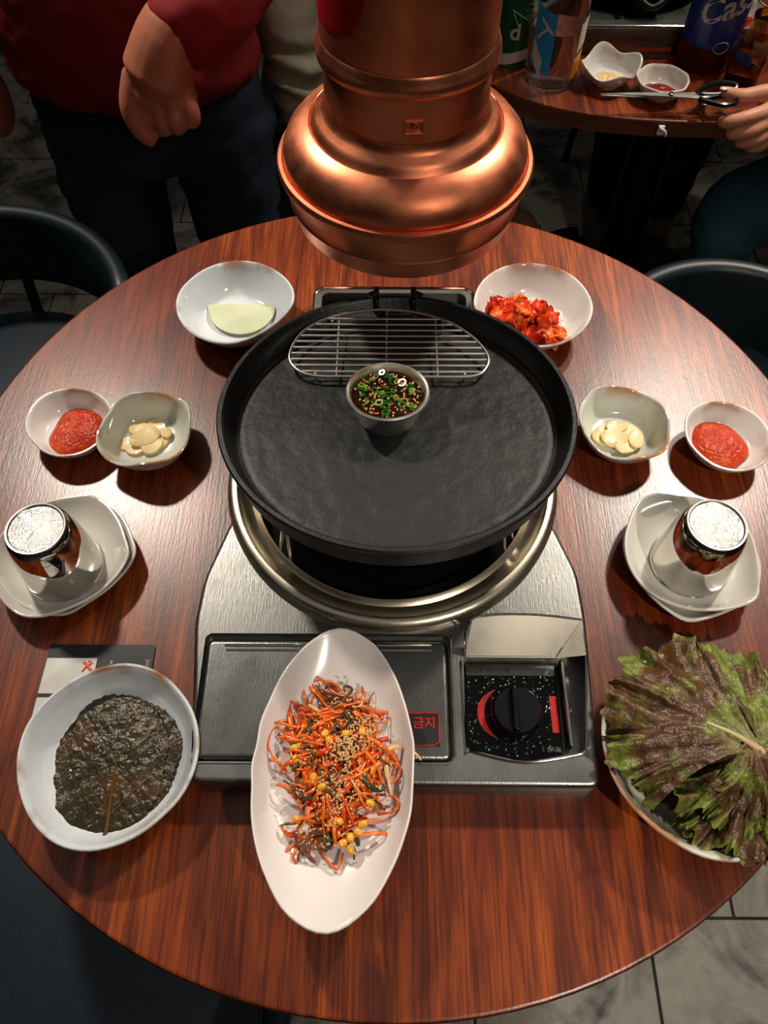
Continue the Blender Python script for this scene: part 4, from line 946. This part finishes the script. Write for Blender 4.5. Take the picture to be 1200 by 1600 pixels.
mk('dish_body', bowl_mesh(lambda a: 0.055, 0.03)[:2], 'cer_saucer', rb)
mk('red_food', mound(0.038, 0.034, 0.012, 4, amp=0.006, sc_=120), 'kimchi_red', rb, (0, 0, 0.007))
mc = thing('measure_cup', 'tiny steel cup beside the thumb on the far table', 'cup', (0.514, 1.222, 0.0))
mk('cup_body', lathe([(0, 0.001), (0.008, 0.001), (0.009, 0), (0.0115, 0.016), (0.0125, 0.017), (0.0115, 0.0175), (0.009, 0.003), (0, 0.002)], 28), 'chrome', mc)
# far stove with pan
fs = thing('far_stove', 'steel tabletop stove on the far table under a black pan', 'stove', (0.450, 1.475, 0))
fb = mk('body', prism(rrect(-0.135, -0.085, 0.115, 0.22, 0.012), 0.0, 0.045, 0.004), 'steel', fs)
cutout(fb, prism(rrect(-0.125, -0.060, 0.105, 0.21, 0.010), 0.032, 0.08))
mk('orange_strip', box(-0.015, -0.0865, 0.006, 0.045, -0.0845, 0.012, 0), 'card_orange', fs, smooth=False); mk('front_rail', tube([(-0.13, -0.084, 0.046), (0.11, -0.084, 0.046)], 0.002, 8), 'chrome', fs)
fp = thing('far_pan', 'black pan with a loop handle on the far stove', 'pan', (0.450, 1.60, 0.034))
mk('pan_body', lathe([(0, 0), (0.11, 0), (0.135, 0.03), (0.138, 0.032), (0.132, 0.032), (0.108, 0.006), (0, 0.006)], 56), 'iron', fp)
mk('loop_handle', tube(spline([(-0.030, -0.120, 0.034), (-0.026, -0.165, 0.040), (0.0, -0.185, 0.030), (0.028, -0.165, 0.040), (0.032, -0.120, 0.034)], 6), 0.0055, 10), 'iron', fp)
mk('pan_spout', box(-0.022, -0.150, 0.004, 0.022, -0.120, 0.030, 0.003), 'iron', fp)

# ------------------------------------------------------------------ scissors held over the far table
sx = thing('scissors', 'steel kitchen scissors with black handles held over the far table', 'scissors', (0.454, 1.212, 0.030))
def blade(y1, y0, tip):
    return prism(round_poly([(0.004, y0 - 0.006), (0.004, y0 + 0.006), tip], 0.001, 2), -0.0008, 0.0008)
b_ = ([(-0.112, 0.002, 0), (-0.06, 0.0055, 0), (0.0, 0.006, 0), (0.052, -0.004, 0), (0.052, -0.012, 0), (0.0, -0.005, 0), (-0.06, -0.0015, 0)])
def plate(pts, z0, z1): return prism([(p[0], p[1]) for p in pts][::-1], z0, z1)
mk('blade', plate(b_, 0.0003, 0.0020), 'wire', sx, smooth=False)
mk('blade', plate([(x, -y * 0.9 + 0.002, z) for x, y, z in b_][::-1], -0.0018, -0.0001), 'wire', sx, smooth=False)
mk('pivot_screw', lathe([(0.0045, 0.002), (0.0042, 0.0045), (0.002, 0.0055), (0, 0.0052)], 16), 'chrome', sx)
mk('handle', tube(spline([(0.045, -0.009, 0), (0.060, -0.018, 0), (0.080, -0.026, 0), (0.100, -0.018, 0), (0.100, -0.004, 0), (0.080, 0.0, 0), (0.060, -0.006, 0)], 5, closed=True), 0.0042, 8, closed=True), 'knob', sx)
mk('handle', tube(spline([(0.045, 0.008, -0.001), (0.058, 0.018, 0.004), (0.080, 0.024, 0.008), (0.104, 0.018, 0.008), (0.100, 0.008, 0.004), (0.075, 0.004, 0)], 5, closed=True), 0.0038, 8, closed=True), 'knob', sx)

# ------------------------------------------------------------------ chairs
def tub_chair(x, y, rz, label, r=0.235, top=-0.10, bot=-0.24, seat=-0.30, a0=-10, a1=190, m='chair', sm='seatblue'):
    t = thing('tub_chair', label, 'chair', (x, y, -TZ), (0, 0, rz))
    V, F = [], []; n = 48; prof = [(0.0, bot), (0.010, bot - 0.004), (0.020, bot + 0.004), (0.030, top - 0.01), (0.028, top - 0.002), (0.018, top + 0.003), (0.006, top + 0.001), (0.0, top - 0.008)]
    for k in range(n + 1):
        a = math.radians(a0 + (a1 - a0) * k / n); e = min(1, min(k, n - k) / 7); e = math.sqrt(1 - (1 - e) ** 2)
        for dr, z in prof: V.append(((r + dr) * math.cos(a), (r + dr) * math.sin(a), TZ + bot + (z - bot) * (0.25 + 0.75 * e)))
    q = len(prof)
    for k in range(n):
        for j in range(q): F.append((k * q + j, (k + 1) * q + j, (k + 1) * q + (j + 1) % q, k * q + (j + 1) % q))
    F.append(tuple(range(q))); F.append(tuple(n * q + j for j in range(q))[::-1])
    mk('backrest', (V, F), m, t, ang=60)
    mk('seat', lathe([(0, TZ + seat - 0.06), (r * 0.94, TZ + seat - 0.06), (r * 0.98, TZ + seat - 0.045), (r * 0.98, TZ + seat - 0.012), (r * 0.93, TZ + seat), (0, TZ + seat + 0.004)], 56), sm, t)
    for a in (a0 + 25, 90, a1 - 25):
        c, s = math.cos(math.radians(a)), math.sin(math.radians(a))
        mk('back_post', tube([(r * 0.93 * c, r * 0.93 * s, TZ + seat - 0.03), ((r + 0.012) * c, (r + 0.012) * s, TZ + bot + 0.02)], 0.010, 8), 'chairleg', t)
    for a in (45, 135, 225, 315):
        c, s = math.cos(math.radians(a)), math.sin(math.radians(a))
        mk('leg', tube([(r * 0.7 * c, r * 0.7 * s, TZ + seat - 0.055), (r * 0.95 * c, r * 0.95 * s, 0.0)], [0.014, 0.010], 10), 'chairleg', t)
    return t
tub_chair(-0.650, 0.850, 0, 'dark green tub chair at the left behind the table', a0=-5, a1=175)
tub_chair(0.520, 0.790, -0.15, 'dark tub chair tucked under the table at the right', r=0.17)
tub_chair(-0.36, -0.02, PI, 'dark tub chair at the near left corner below the table', r=0.24, top=-0.18)

# ------------------------------------------------------------------ people
M['skin'] = pm('skin', (206, 142, 112), 0.5, var=0.12, vs=40, sss=0.15, bs=0.2, bscale=350)
M['skin_dark'] = pm('skin_tan', (178, 110, 84), 0.5, var=0.12, vs=40, sss=0.15, bs=0.2, bscale=350)
M['nail'] = pm('fingernail', (232, 190, 176), 0.2)
M['hair'] = pm('black_hair', (18, 15, 14), 0.45, var=0.4, vs=90)
M['red_knit'] = pm('red_knit', (132, 8, 14), 0.85, var=0.25, vs=400, bs=0.5, bscale=900)
M['navy_cloth'] = pm('navy_cloth', (18, 32, 50), 0.85, var=0.3, vs=12)
M['grey_knit'] = pm('olive_grey_knit', (152, 144, 124), 0.85, var=0.25, vs=20, bs=0.3, bscale=700)
M['jeans'] = pm('washed_teal_denim', (44, 66, 70), 0.85, var=0.5, vs=30)
M['teal_cloth'] = pm('dark_teal_cloth', (34, 74, 86), 0.85, var=0.3, vs=14)
M['dark_cloth'] = pm('charcoal_cloth', (18, 24, 24), 0.85, var=0.3, vs=14)
M['sock'] = pm('beige_sock', (170, 160, 134), 0.9, bs=0.5, bscale=200, bd=0.002)
M['shoe'] = pm('grey_brown_shoe', (84, 74, 62), 0.6, var=0.3); M['sole'] = pm('shoe_sole', (150, 146, 138), 0.7); M['tan'] = pm('tan_suede', (120, 84, 52), 0.8)
def limb(pts, rad, n=16, flat=1.0):
    S = spline(pts, 5); k = len(pts) - 1; R_ = []
    for i in range(len(S)):
        t = i / 5; j = min(int(t), k - 1); u = t - j; R_.append(rad[j] * (1 - u) + rad[j + 1] * u)
    q0 = S[0] - (S[1] - S[0]).normalized() * R_[0] * 0.5; q1 = S[-1] + (S[-1] - S[-2]).normalized() * R_[-1] * 0.5
    return tube([q0] + S + [q1], [R_[0] * 0.6] + R_ + [R_[-1] * 0.6], n, flat=flat)
def ell(c, r, n=20):
    V, F = lathe([(math.sin(PI * k / 12) if 0 < k < 12 else 0, -math.cos(PI * k / 12)) for k in range(13)], n)
    return [(c[0] + v[0] * r[0], c[1] + v[1] * r[1], c[2] + v[2] * r[2]) for v in V], F
def torso_tube(secs, n=24):
    V, F = [], []
    for (x, y, z, rx, ry) in secs:
        for k in range(n): a = 2 * PI * k / n; V.append((x + rx * math.cos(a), y + ry * math.sin(a), z))
    for i in range(len(secs) - 1):
        for k in range(n): k2 = (k + 1) % n; F.append((i * n + k, i * n + k2, (i + 1) * n + k2, (i + 1) * n + k))
    F.append(tuple(range(n))[::-1]); F.append(tuple((len(secs) - 1) * n + k for k in range(n)))
    return V, F
def head(x, y, z, parent, face, skin):
    """head with face turned to angle face"""
    hs = join(ell((0, 0, 0), (0.075, 0.092, 0.112)), ell((0, -0.030, -0.060), (0.055, 0.058, 0.055)), limb([(0, 0.015, -0.17), (0, 0.01, -0.08)], [0.055, 0.055]),
              ell((0, -0.097, -0.018), (0.013, 0.018, 0.022)), ell((0, -0.088, 0.006), (0.009, 0.012, 0.024)), ell((0, -0.086, -0.056), (0.024, 0.009, 0.007)), ell((0, -0.086, -0.066), (0.020, 0.009, 0.007)),
              ell((-0.078, 0.005, -0.012), (0.009, 0.018, 0.030)), ell((0.078, 0.005, -0.012), (0.009, 0.018, 0.030)))
    mt = Matrix.Translation((x, y, z)) @ Matrix.Rotation(face, 4, 'Z')
    return move(hs, mat=mt), mt
def head_parts(mt, parent, hair='hair'):
    mk('hair', move(join(ell((0, 0.014, 0.022), (0.083, 0.094, 0.108)), ell((0, 0.050, -0.02), (0.072, 0.055, 0.090))), mat=mt), hair, parent)
    for s in (-1, 1): mk('eye', move(ell((s * 0.030, -0.079, 0.002), (0.012, 0.009, 0.007)), mat=mt), 'nail', parent); mk('eyebrow', move(tube([(s * 0.018, -0.088, 0.020), (s * 0.046, -0.080, 0.020)], 0.003, 6), mat=mt), hair, parent)

def Z(v): return (v[0], v[1], v[2] + TZ)
# --- person in the red sweater (standing, fist hanging before the body)
pa = thing('person', 'person in red sweater and navy trousers standing with a hanging fist', 'person', (-0.42, 1.32, -TZ))
def rel(vf, o): return [(v[0] - o[0], v[1] - o[1], v[2] + TZ) for v in vf[0]], vf[1]
OA = (-0.42, 1.32)
hA, mtA = head(-0.43, 1.40, 0.83, None, 0.25, None)
lowA = join(torso_tube([(-0.42, 1.31, 0.10, 0.165, 0.105), (-0.42, 1.31, 0.30, 0.15, 0.10), (-0.43, 1.33, 0.50, 0.17, 0.10), (-0.43, 1.36, 0.60, 0.13, 0.08)]), hA,
            limb([(-0.62, 1.36, 0.56), (-0.67, 1.36, 0.28), (-0.67, 1.30, 0.06)], [0.05, 0.042, 0.03]), ell((-0.67, 1.28, -0.02), (0.03, 0.045, 0.07)),
            limb([(-0.25, 1.36, 0.56), (-0.14, 1.25, 0.33), (-0.195, 1.135, 0.245)], [0.05, 0.042, 0.030]))
bo = mk('body', rel(lowA, OA), 'skin_dark', pa); remesh(bo, 0.012, 3)
hand = join(
    limb([(-0.215, 1.115, 0.226), (-0.275, 1.070, 0.185), (-0.305, 1.060, 0.135)], [0.030, 0.042, 0.048], 20),
    ell((-0.305, 1.058, 0.125), (0.046, 0.026, 0.045)), ell((-0.285, 1.050, 0.108), (0.030, 0.024, 0.026)), ell((-0.322, 1.052, 0.108), (0.028, 0.023, 0.028)),
    limb([(-0.274, 1.050, 0.120), (-0.266, 1.036, 0.094), (-0.270, 1.048, 0.074), (-0.276, 1.066, 0.082)], [0.0135, 0.0135, 0.0120, 0.0100], 12),
    limb([(-0.292, 1.050, 0.112), (-0.288, 1.032, 0.086), (-0.291, 1.046, 0.066), (-0.296, 1.066, 0.076)], [0.0138, 0.0138, 0.0122, 0.0102], 12),
    limb([(-0.310, 1.050, 0.108), (-0.309, 1.034, 0.080), (-0.311, 1.048, 0.062), (-0.313, 1.066, 0.073)], [0.0134, 0.0132, 0.0118, 0.0098], 12),
    limb([(-0.327, 1.052, 0.108), (-0.328, 1.038, 0.080), (-0.329, 1.050, 0.064), (-0.328, 1.066, 0.074)], [0.0120, 0.0118, 0.0106, 0.0090], 12),
    limb([(-0.338, 1.058, 0.135), (-0.350, 1.042, 0.100), (-0.344, 1.034, 0.070), (-0.328, 1.030, 0.054)], [0.0160, 0.0150, 0.0135, 0.0110], 14))
ho = mk('hand', rel(hand, OA), 'skin_dark', pa, label='bare fist hanging from the red sleeve'); remesh(ho, 0.0028, 9); ho.location = (-0.006, 0.0, 0.012)
def fold(amp, s1, s2):
    def f(co, no): return co + no * (amp * fbm((co.x, co.y, co.z * 1.6), s1, 3) + amp * 0.4 * fbm(co, s2, 2))
    return f
sw = mk('sweater', rel(join(torso_tube([(-0.42, 1.32, 0.005, 0.200, 0.135), (-0.42, 1.32, 0.03, 0.212, 0.147), (-0.42, 1.32, 0.075, 0.205, 0.140), (-0.42, 1.32, 0.10, 0.212, 0.145), (-0.42, 1.32, 0.25, 0.19, 0.125), (-0.43, 1.34, 0.45, 0.205, 0.12), (-0.43, 1.36, 0.56, 0.18, 0.10), (-0.43, 1.38, 0.64, 0.08, 0.07)]),
    limb([(-0.26, 1.36, 0.56), (-0.13, 1.25, 0.34), (-0.200, 1.125, 0.236), (-0.278, 1.070, 0.188)], [0.070, 0.062, 0.056, 0.051]), limb([(-0.60, 1.36, 0.56), (-0.665, 1.36, 0.28), (-0.67, 1.31, 0.07)], [0.070, 0.056, 0.042])), OA), 'red_knit', pa)
remesh(sw, 0.009, 4, fold(0.006, 9, 26))
trs = mk('trousers', rel(join(torso_tube([(-0.415, 1.32, -0.12, 0.195, 0.125), (-0.415, 1.32, -0.02, 0.200, 0.130), (-0.415, 1.32, 0.04, 0.190, 0.122)]),
    limb([(-0.515, 1.32, -0.08), (-0.525, 1.31, -0.28), (-0.530, 1.32, -0.50), (-0.53, 1.36, -0.70)], [0.105, 0.095, 0.072, 0.066]), limb([(-0.305, 1.32, -0.08), (-0.295, 1.31, -0.28), (-0.290, 1.32, -0.50), (-0.285, 1.36, -0.70)], [0.105, 0.088, 0.070, 0.066])), OA), 'navy_cloth', pa)
remesh(trs, 0.012, 4, fold(0.008, 8, 20))
def shoes(parent, O, spots, m='shoe', rz=0.0):
    for (x, y) in spots:
        s = mk('shoe', rel(join(ell((x, y - 0.05, -0.70), (0.046, 0.10, 0.045)), ell((x, y + 0.03, -0.685), (0.040, 0.055, 0.05))), O), m, parent); remesh(s, 0.008, 3)
        for v in s.data.vertices: v.co.z = max(v.co.z, 0.012)
        mk('sole', rel(prism(rrect(x - 0.046, y - 0.152, x + 0.046, y + 0.085, 0.04), -0.75, -0.733), O), 'sole', s)
shoes(pa, OA, [(-0.53, 1.35), (-0.285, 1.35)])
head_parts(Matrix.Translation((-OA[0], -OA[1], TZ)) @ mtA, pa)

# --- person in the grey knit, behind the duct
OB = (-0.05, 1.52)
pb = thing('person', 'person in grey knit sweater and teal jeans standing behind the copper duct', 'person', (OB[0], OB[1], -TZ))
hB, mtB = head(-0.04, 1.56, 0.74, None, 3.0, None)
lowB = join(torso_tube([(-0.04, 1.53, 0.02, 0.15, 0.10), (-0.04, 1.53, 0.30, 0.14, 0.10), (-0.04, 1.55, 0.50, 0.12, 0.08)]), hB,
    limb([(-0.20, 1.50, 0.48), (-0.175, 1.42, 0.15), (-0.13, 1.40, -0.13)], [0.05, 0.042, 0.028]), ell((-0.115, 1.39, -0.19), (0.022, 0.040, 0.055)),
    *[limb([(-0.115 + 0.0, 1.36 + 0.018 * q, -0.22), (-0.110, 1.355 + 0.018 * q, -0.265), (-0.100, 1.36 + 0.018 * q, -0.285)], [0.010, 0.009, 0.008], 10) for q in range(4)], limb([(-0.125, 1.36, -0.17), (-0.125, 1.33, -0.21), (-0.115, 1.325, -0.235)], [0.012, 0.011, 0.009], 10))
bo = mk('body', rel(lowB, OB), 'skin', pb); remesh(bo, 0.009, 2)
def folds_arm(co, no):
    z = co.z - TZ; f = math.exp(-((z + 0.04) / 0.06) ** 2)
    return co + no * (0.0085 * f * math.sin(150 * z + 45 * co.x + 2.0 * fbm(co, 9)) + 0.003 * fbm(co, 9))
swb = mk('sweater', rel(join(torso_tube([(-0.03, 1.54, -0.06, 0.165, 0.125), (-0.03, 1.54, 0.25, 0.16, 0.12), (-0.03, 1.56, 0.44, 0.18, 0.11), (-0.04, 1.56, 0.53, 0.08, 0.06)]),
    limb([(-0.20, 1.50, 0.46), (-0.185, 1.42, 0.16), (-0.168, 1.40, 0.02), (-0.150, 1.40, -0.13)], [0.068, 0.056, 0.055, 0.044]), limb([(0.14, 1.56, 0.46), (0.18, 1.56, 0.14), (0.17, 1.53, -0.08)], [0.065, 0.055, 0.04])), OB), 'grey_knit', pb)
remesh(swb, 0.008, 2, folds_arm)
jb = mk('jeans', rel(join(torso_tube([(-0.04, 1.54, -0.2, 0.17, 0.12), (-0.04, 1.54, -0.04, 0.155, 0.115)]), limb([(-0.15, 1.52, -0.15), (-0.20, 1.46, -0.34), (-0.14, 1.52, -0.68)], [0.10, 0.085, 0.06]), limb([(0.05, 1.54, -0.15), (0.04, 1.53, -0.36), (0.04, 1.54, -0.68)], [0.10, 0.08, 0.06])), OB), 'jeans', pb)
remesh(jb, 0.010, 2, lambda co, no: co + no * (0.006 * math.sin(60 * co.z + 9 * fbm(co, 9)) * math.exp(-((co.z - TZ + 0.15) / 0.12) ** 2) + 0.006 * fbm(co, 10)))
mk('white_tag', rel(box(-0.116, 1.385, -0.004, -0.088, 1.395, 0.010, 0.002), OB), 'card_white', pb)
shoes(pb, OB, [(-0.14, 1.52), (0.04, 1.54)])
head_parts(Matrix.Translation((-OB[0], -OB[1], TZ)) @ mtB, pb)

# --- person at the right, seated, hand on the scissors
OC = (1.12, 1.28)
pc = thing('person', 'seated person in dark teal trousers whose hand holds the scissors', 'person', (OC[0], OC[1], -TZ))
hC, mtC = head(1.08, 1.27, 0.46, None, -PI / 2 + 0.2, None)
lowC = join(torso_tube([(1.14, 1.27, -0.22, 0.12, 0.16), (1.13, 1.27, 0.0, 0.10, 0.15), (1.11, 1.27, 0.16, 0.10, 0.17), (1.10, 1.27, 0.24, 0.08, 0.11)]), hC,
    limb([(1.08, 1.12, 0.18), (1.00, 1.02, -0.06), (0.76, 1.19, -0.005)], [0.045, 0.040, 0.030]), limb([(1.08, 1.42, 0.18), (1.00, 1.50, -0.06), (0.86, 1.42, -0.16)], [0.045, 0.040, 0.028]), ell((0.82, 1.40, -0.17), (0.05, 0.03, 0.02)))
bo = mk('body', rel(lowC, OC), 'skin', pc); remesh(bo, 0.012, 3)
hand = join(
    limb([(0.790, 1.170, -0.005), (0.720, 1.205, 0.000), (0.690, 1.212, 0.004)], [0.029, 0.026, 0.028], 20),
    ell((0.650, 1.213, 0.006), (0.048, 0.030, 0.026)), ell((0.628, 1.204, 0.002), (0.034, 0.028, 0.030)),
    limb([(0.612, 1.195, 0.016), (0.575, 1.180, 0.014), (0.545, 1.182, 0.004), (0.548, 1.205, -0.006)], [0.0130, 0.0112, 0.0102, 0.0085], 12),
    limb([(0.618, 1.192, 0.002), (0.588, 1.174, -0.004), (0.562, 1.180, -0.014), (0.566, 1.204, -0.018)], [0.0130, 0.0112, 0.0100, 0.0085], 12),
    limb([(0.624, 1.192, -0.012), (0.602, 1.174, -0.020), (0.582, 1.182, -0.030), (0.586, 1.205, -0.030)], [0.0122, 0.0106, 0.0095, 0.0080], 12),
    limb([(0.634, 1.194, -0.024), (0.618, 1.180, -0.034), (0.602, 1.188, -0.042), (0.606, 1.206, -0.040)], [0.0108, 0.0095, 0.0085, 0.0072], 12),
    limb([(0.655, 1.214, 0.022), (0.612, 1.215, 0.034), (0.570, 1.212, 0.030), (0.535, 1.206, 0.040)], [0.0170, 0.0135, 0.0115, 0.0085], 14))
ho = mk('hand', rel(hand, OC), 'skin', pc, label='bare hand gripping the scissor handles, thumb on top'); remesh(ho, 0.0026, 3)
mk('thumbnail', rel(ell((0.531, 1.203, 0.047), (0.007, 0.005, 0.0022)), OC), 'nail', ho)
topc = mk('jacket', rel(join(torso_tube([(1.14, 1.27, -0.24, 0.145, 0.18), (1.13, 1.27, 0.0, 0.125, 0.175), (1.11, 1.27, 0.16, 0.12, 0.19), (1.10, 1.27, 0.25, 0.07, 0.09)]), limb([(1.08, 1.13, 0.17), (1.01, 1.03, -0.06), (0.80, 1.16, -0.01)], [0.062, 0.055, 0.040]), limb([(1.08, 1.41, 0.17), (1.01, 1.50, -0.06), (0.90, 1.44, -0.15)], [0.062, 0.055, 0.038])), OC), 'dark_cloth', pc)
remesh(topc, 0.010, 3, fold(0.006, 9, 24))
tc_ = mk('trousers', rel(join(ell((1.12, 1.27, -0.26), (0.16, 0.18, 0.10)), limb([(1.10, 1.36, -0.26), (0.88, 1.39, -0.27), (0.72, 1.34, -0.28), (0.70, 1.32, -0.34)], [0.10, 0.088, 0.078, 0.066]), limb([(1.10, 1.16, -0.26), (0.90, 1.15, -0.28), (0.77, 1.12, -0.31), (0.75, 1.12, -0.38)], [0.10, 0.088, 0.076, 0.066]),
    limb([(0.70, 1.32, -0.32), (0.72, 1.34, -0.50), (0.78, 1.36, -0.70)], [0.064, 0.056, 0.048]), limb([(0.75, 1.12, -0.34), (0.78, 1.14, -0.52), (0.84, 1.16, -0.70)], [0.064, 0.056, 0.048])), OC), 'teal_cloth', pc)
remesh(tc_, 0.010, 3, fold(0.006, 10, 26))
head_parts(Matrix.Translation((-OC[0], -OC[1], TZ)) @ mtC, pc)
shoes(pc, OC, [(0.78, 1.34), (0.84, 1.14)])
tub_chair(1.16, 1.27, -PI / 2, 'dark tub chair under the seated person in teal trousers', r=0.24)

# --- person across the far table: trouser legs, socks and shoes under the table
OD = (0.74, 2.25)
pd = thing('person', 'person in charcoal trousers whose legs show under the far table', 'person', (OD[0], OD[1], -TZ))
hD, mtD = head(0.72, 2.32, 0.46, None, 0, None)
lowD = join(torso_tube([(0.72, 2.32, -0.22, 0.16, 0.12), (0.72, 2.32, 0.0, 0.15, 0.10), (0.72, 2.32, 0.16, 0.17, 0.10), (0.72, 2.32, 0.24, 0.11, 0.08)]), hD,
    limb([(0.90, 2.30, 0.17), (0.96, 2.24, -0.06), (0.88, 2.10, 0.035)], [0.045, 0.04, 0.028]), limb([(0.54, 2.30, 0.17), (0.48, 2.24, -0.06), (0.56, 2.10, 0.035)], [0.045, 0.04, 0.028]), ell((0.86, 2.04, 0.030), (0.03, 0.05, 0.018)), ell((0.58, 2.04, 0.030), (0.03, 0.05, 0.018)))
bo = mk('body', rel(lowD, OD), 'skin', pd); remesh(bo, 0.012, 3)
topd = mk('jacket', rel(join(torso_tube([(0.72, 2.32, -0.24, 0.18, 0.14), (0.72, 2.32, 0.0, 0.17, 0.12), (0.72, 2.32, 0.16, 0.19, 0.12), (0.72, 2.32, 0.25, 0.09, 0.07)]), limb([(0.90, 2.30, 0.17), (0.96, 2.24, -0.06), (0.88, 2.12, 0.030)], [0.06, 0.052, 0.038]), limb([(0.54, 2.30, 0.17), (0.48, 2.24, -0.06), (0.56, 2.12, 0.030)], [0.06, 0.052, 0.038])), OD), 'dark_cloth', pd); remesh(topd, 0.012, 3)
td = mk('trousers', rel(join(ell((0.72, 2.32, -0.26), (0.18, 0.15, 0.10)), limb([(0.80, 2.30, -0.26), (0.79, 2.05, -0.24), (0.775, 1.90, -0.25), (0.765, 1.84, -0.34), (0.745, 1.79, -0.50), (0.735, 1.78, -0.60)], [0.095, 0.085, 0.072, 0.068, 0.058, 0.055]), limb([(0.62, 2.30, -0.26), (0.61, 2.08, -0.24), (0.60, 1.93, -0.25), (0.60, 1.90, -0.34), (0.61, 1.88, -0.64)], [0.095, 0.085, 0.072, 0.066, 0.052])), OD), 'dark_cloth', pd)
remesh(td, 0.012, 3, fold(0.006, 9, 24))
sk = mk('sock', rel(limb([(0.735, 1.775, -0.58), (0.733, 1.765, -0.70)], [0.040, 0.044]), OD), 'sock', pd); remesh(sk, 0.005, 1, lambda co, no: co + no * 0.006 * math.sin(co.z * 260 + 8 * co.x))
shoes(pd, OD, [(0.730, 1.73), (0.60, 1.86)])
head_parts(Matrix.Translation((-OD[0], -OD[1], TZ)) @ mtD, pd)
tub_chair(0.72, 2.36, 0, 'dark tub chair at the far side of the far table', r=0.24)
so_ = thing('shoe', 'tan suede shoe on the floor beyond the table, right of the hood', 'shoe', (0.395, 1.76, -TZ), (0, 0, 0.4))
s = mk('shoe_upper', join(ell((0, -0.05, 0.05), (0.046, 0.10, 0.05)), ell((0, 0.04, 0.06), (0.042, 0.06, 0.055))), 'tan', so_); remesh(s, 0.006, 3)
for v in s.data.vertices: v.co.z = max(v.co.z, 0.014)
mk('sole', prism(rrect(-0.046, -0.152, 0.046, 0.10, 0.04), 0.0, 0.016), 'sole', so_)
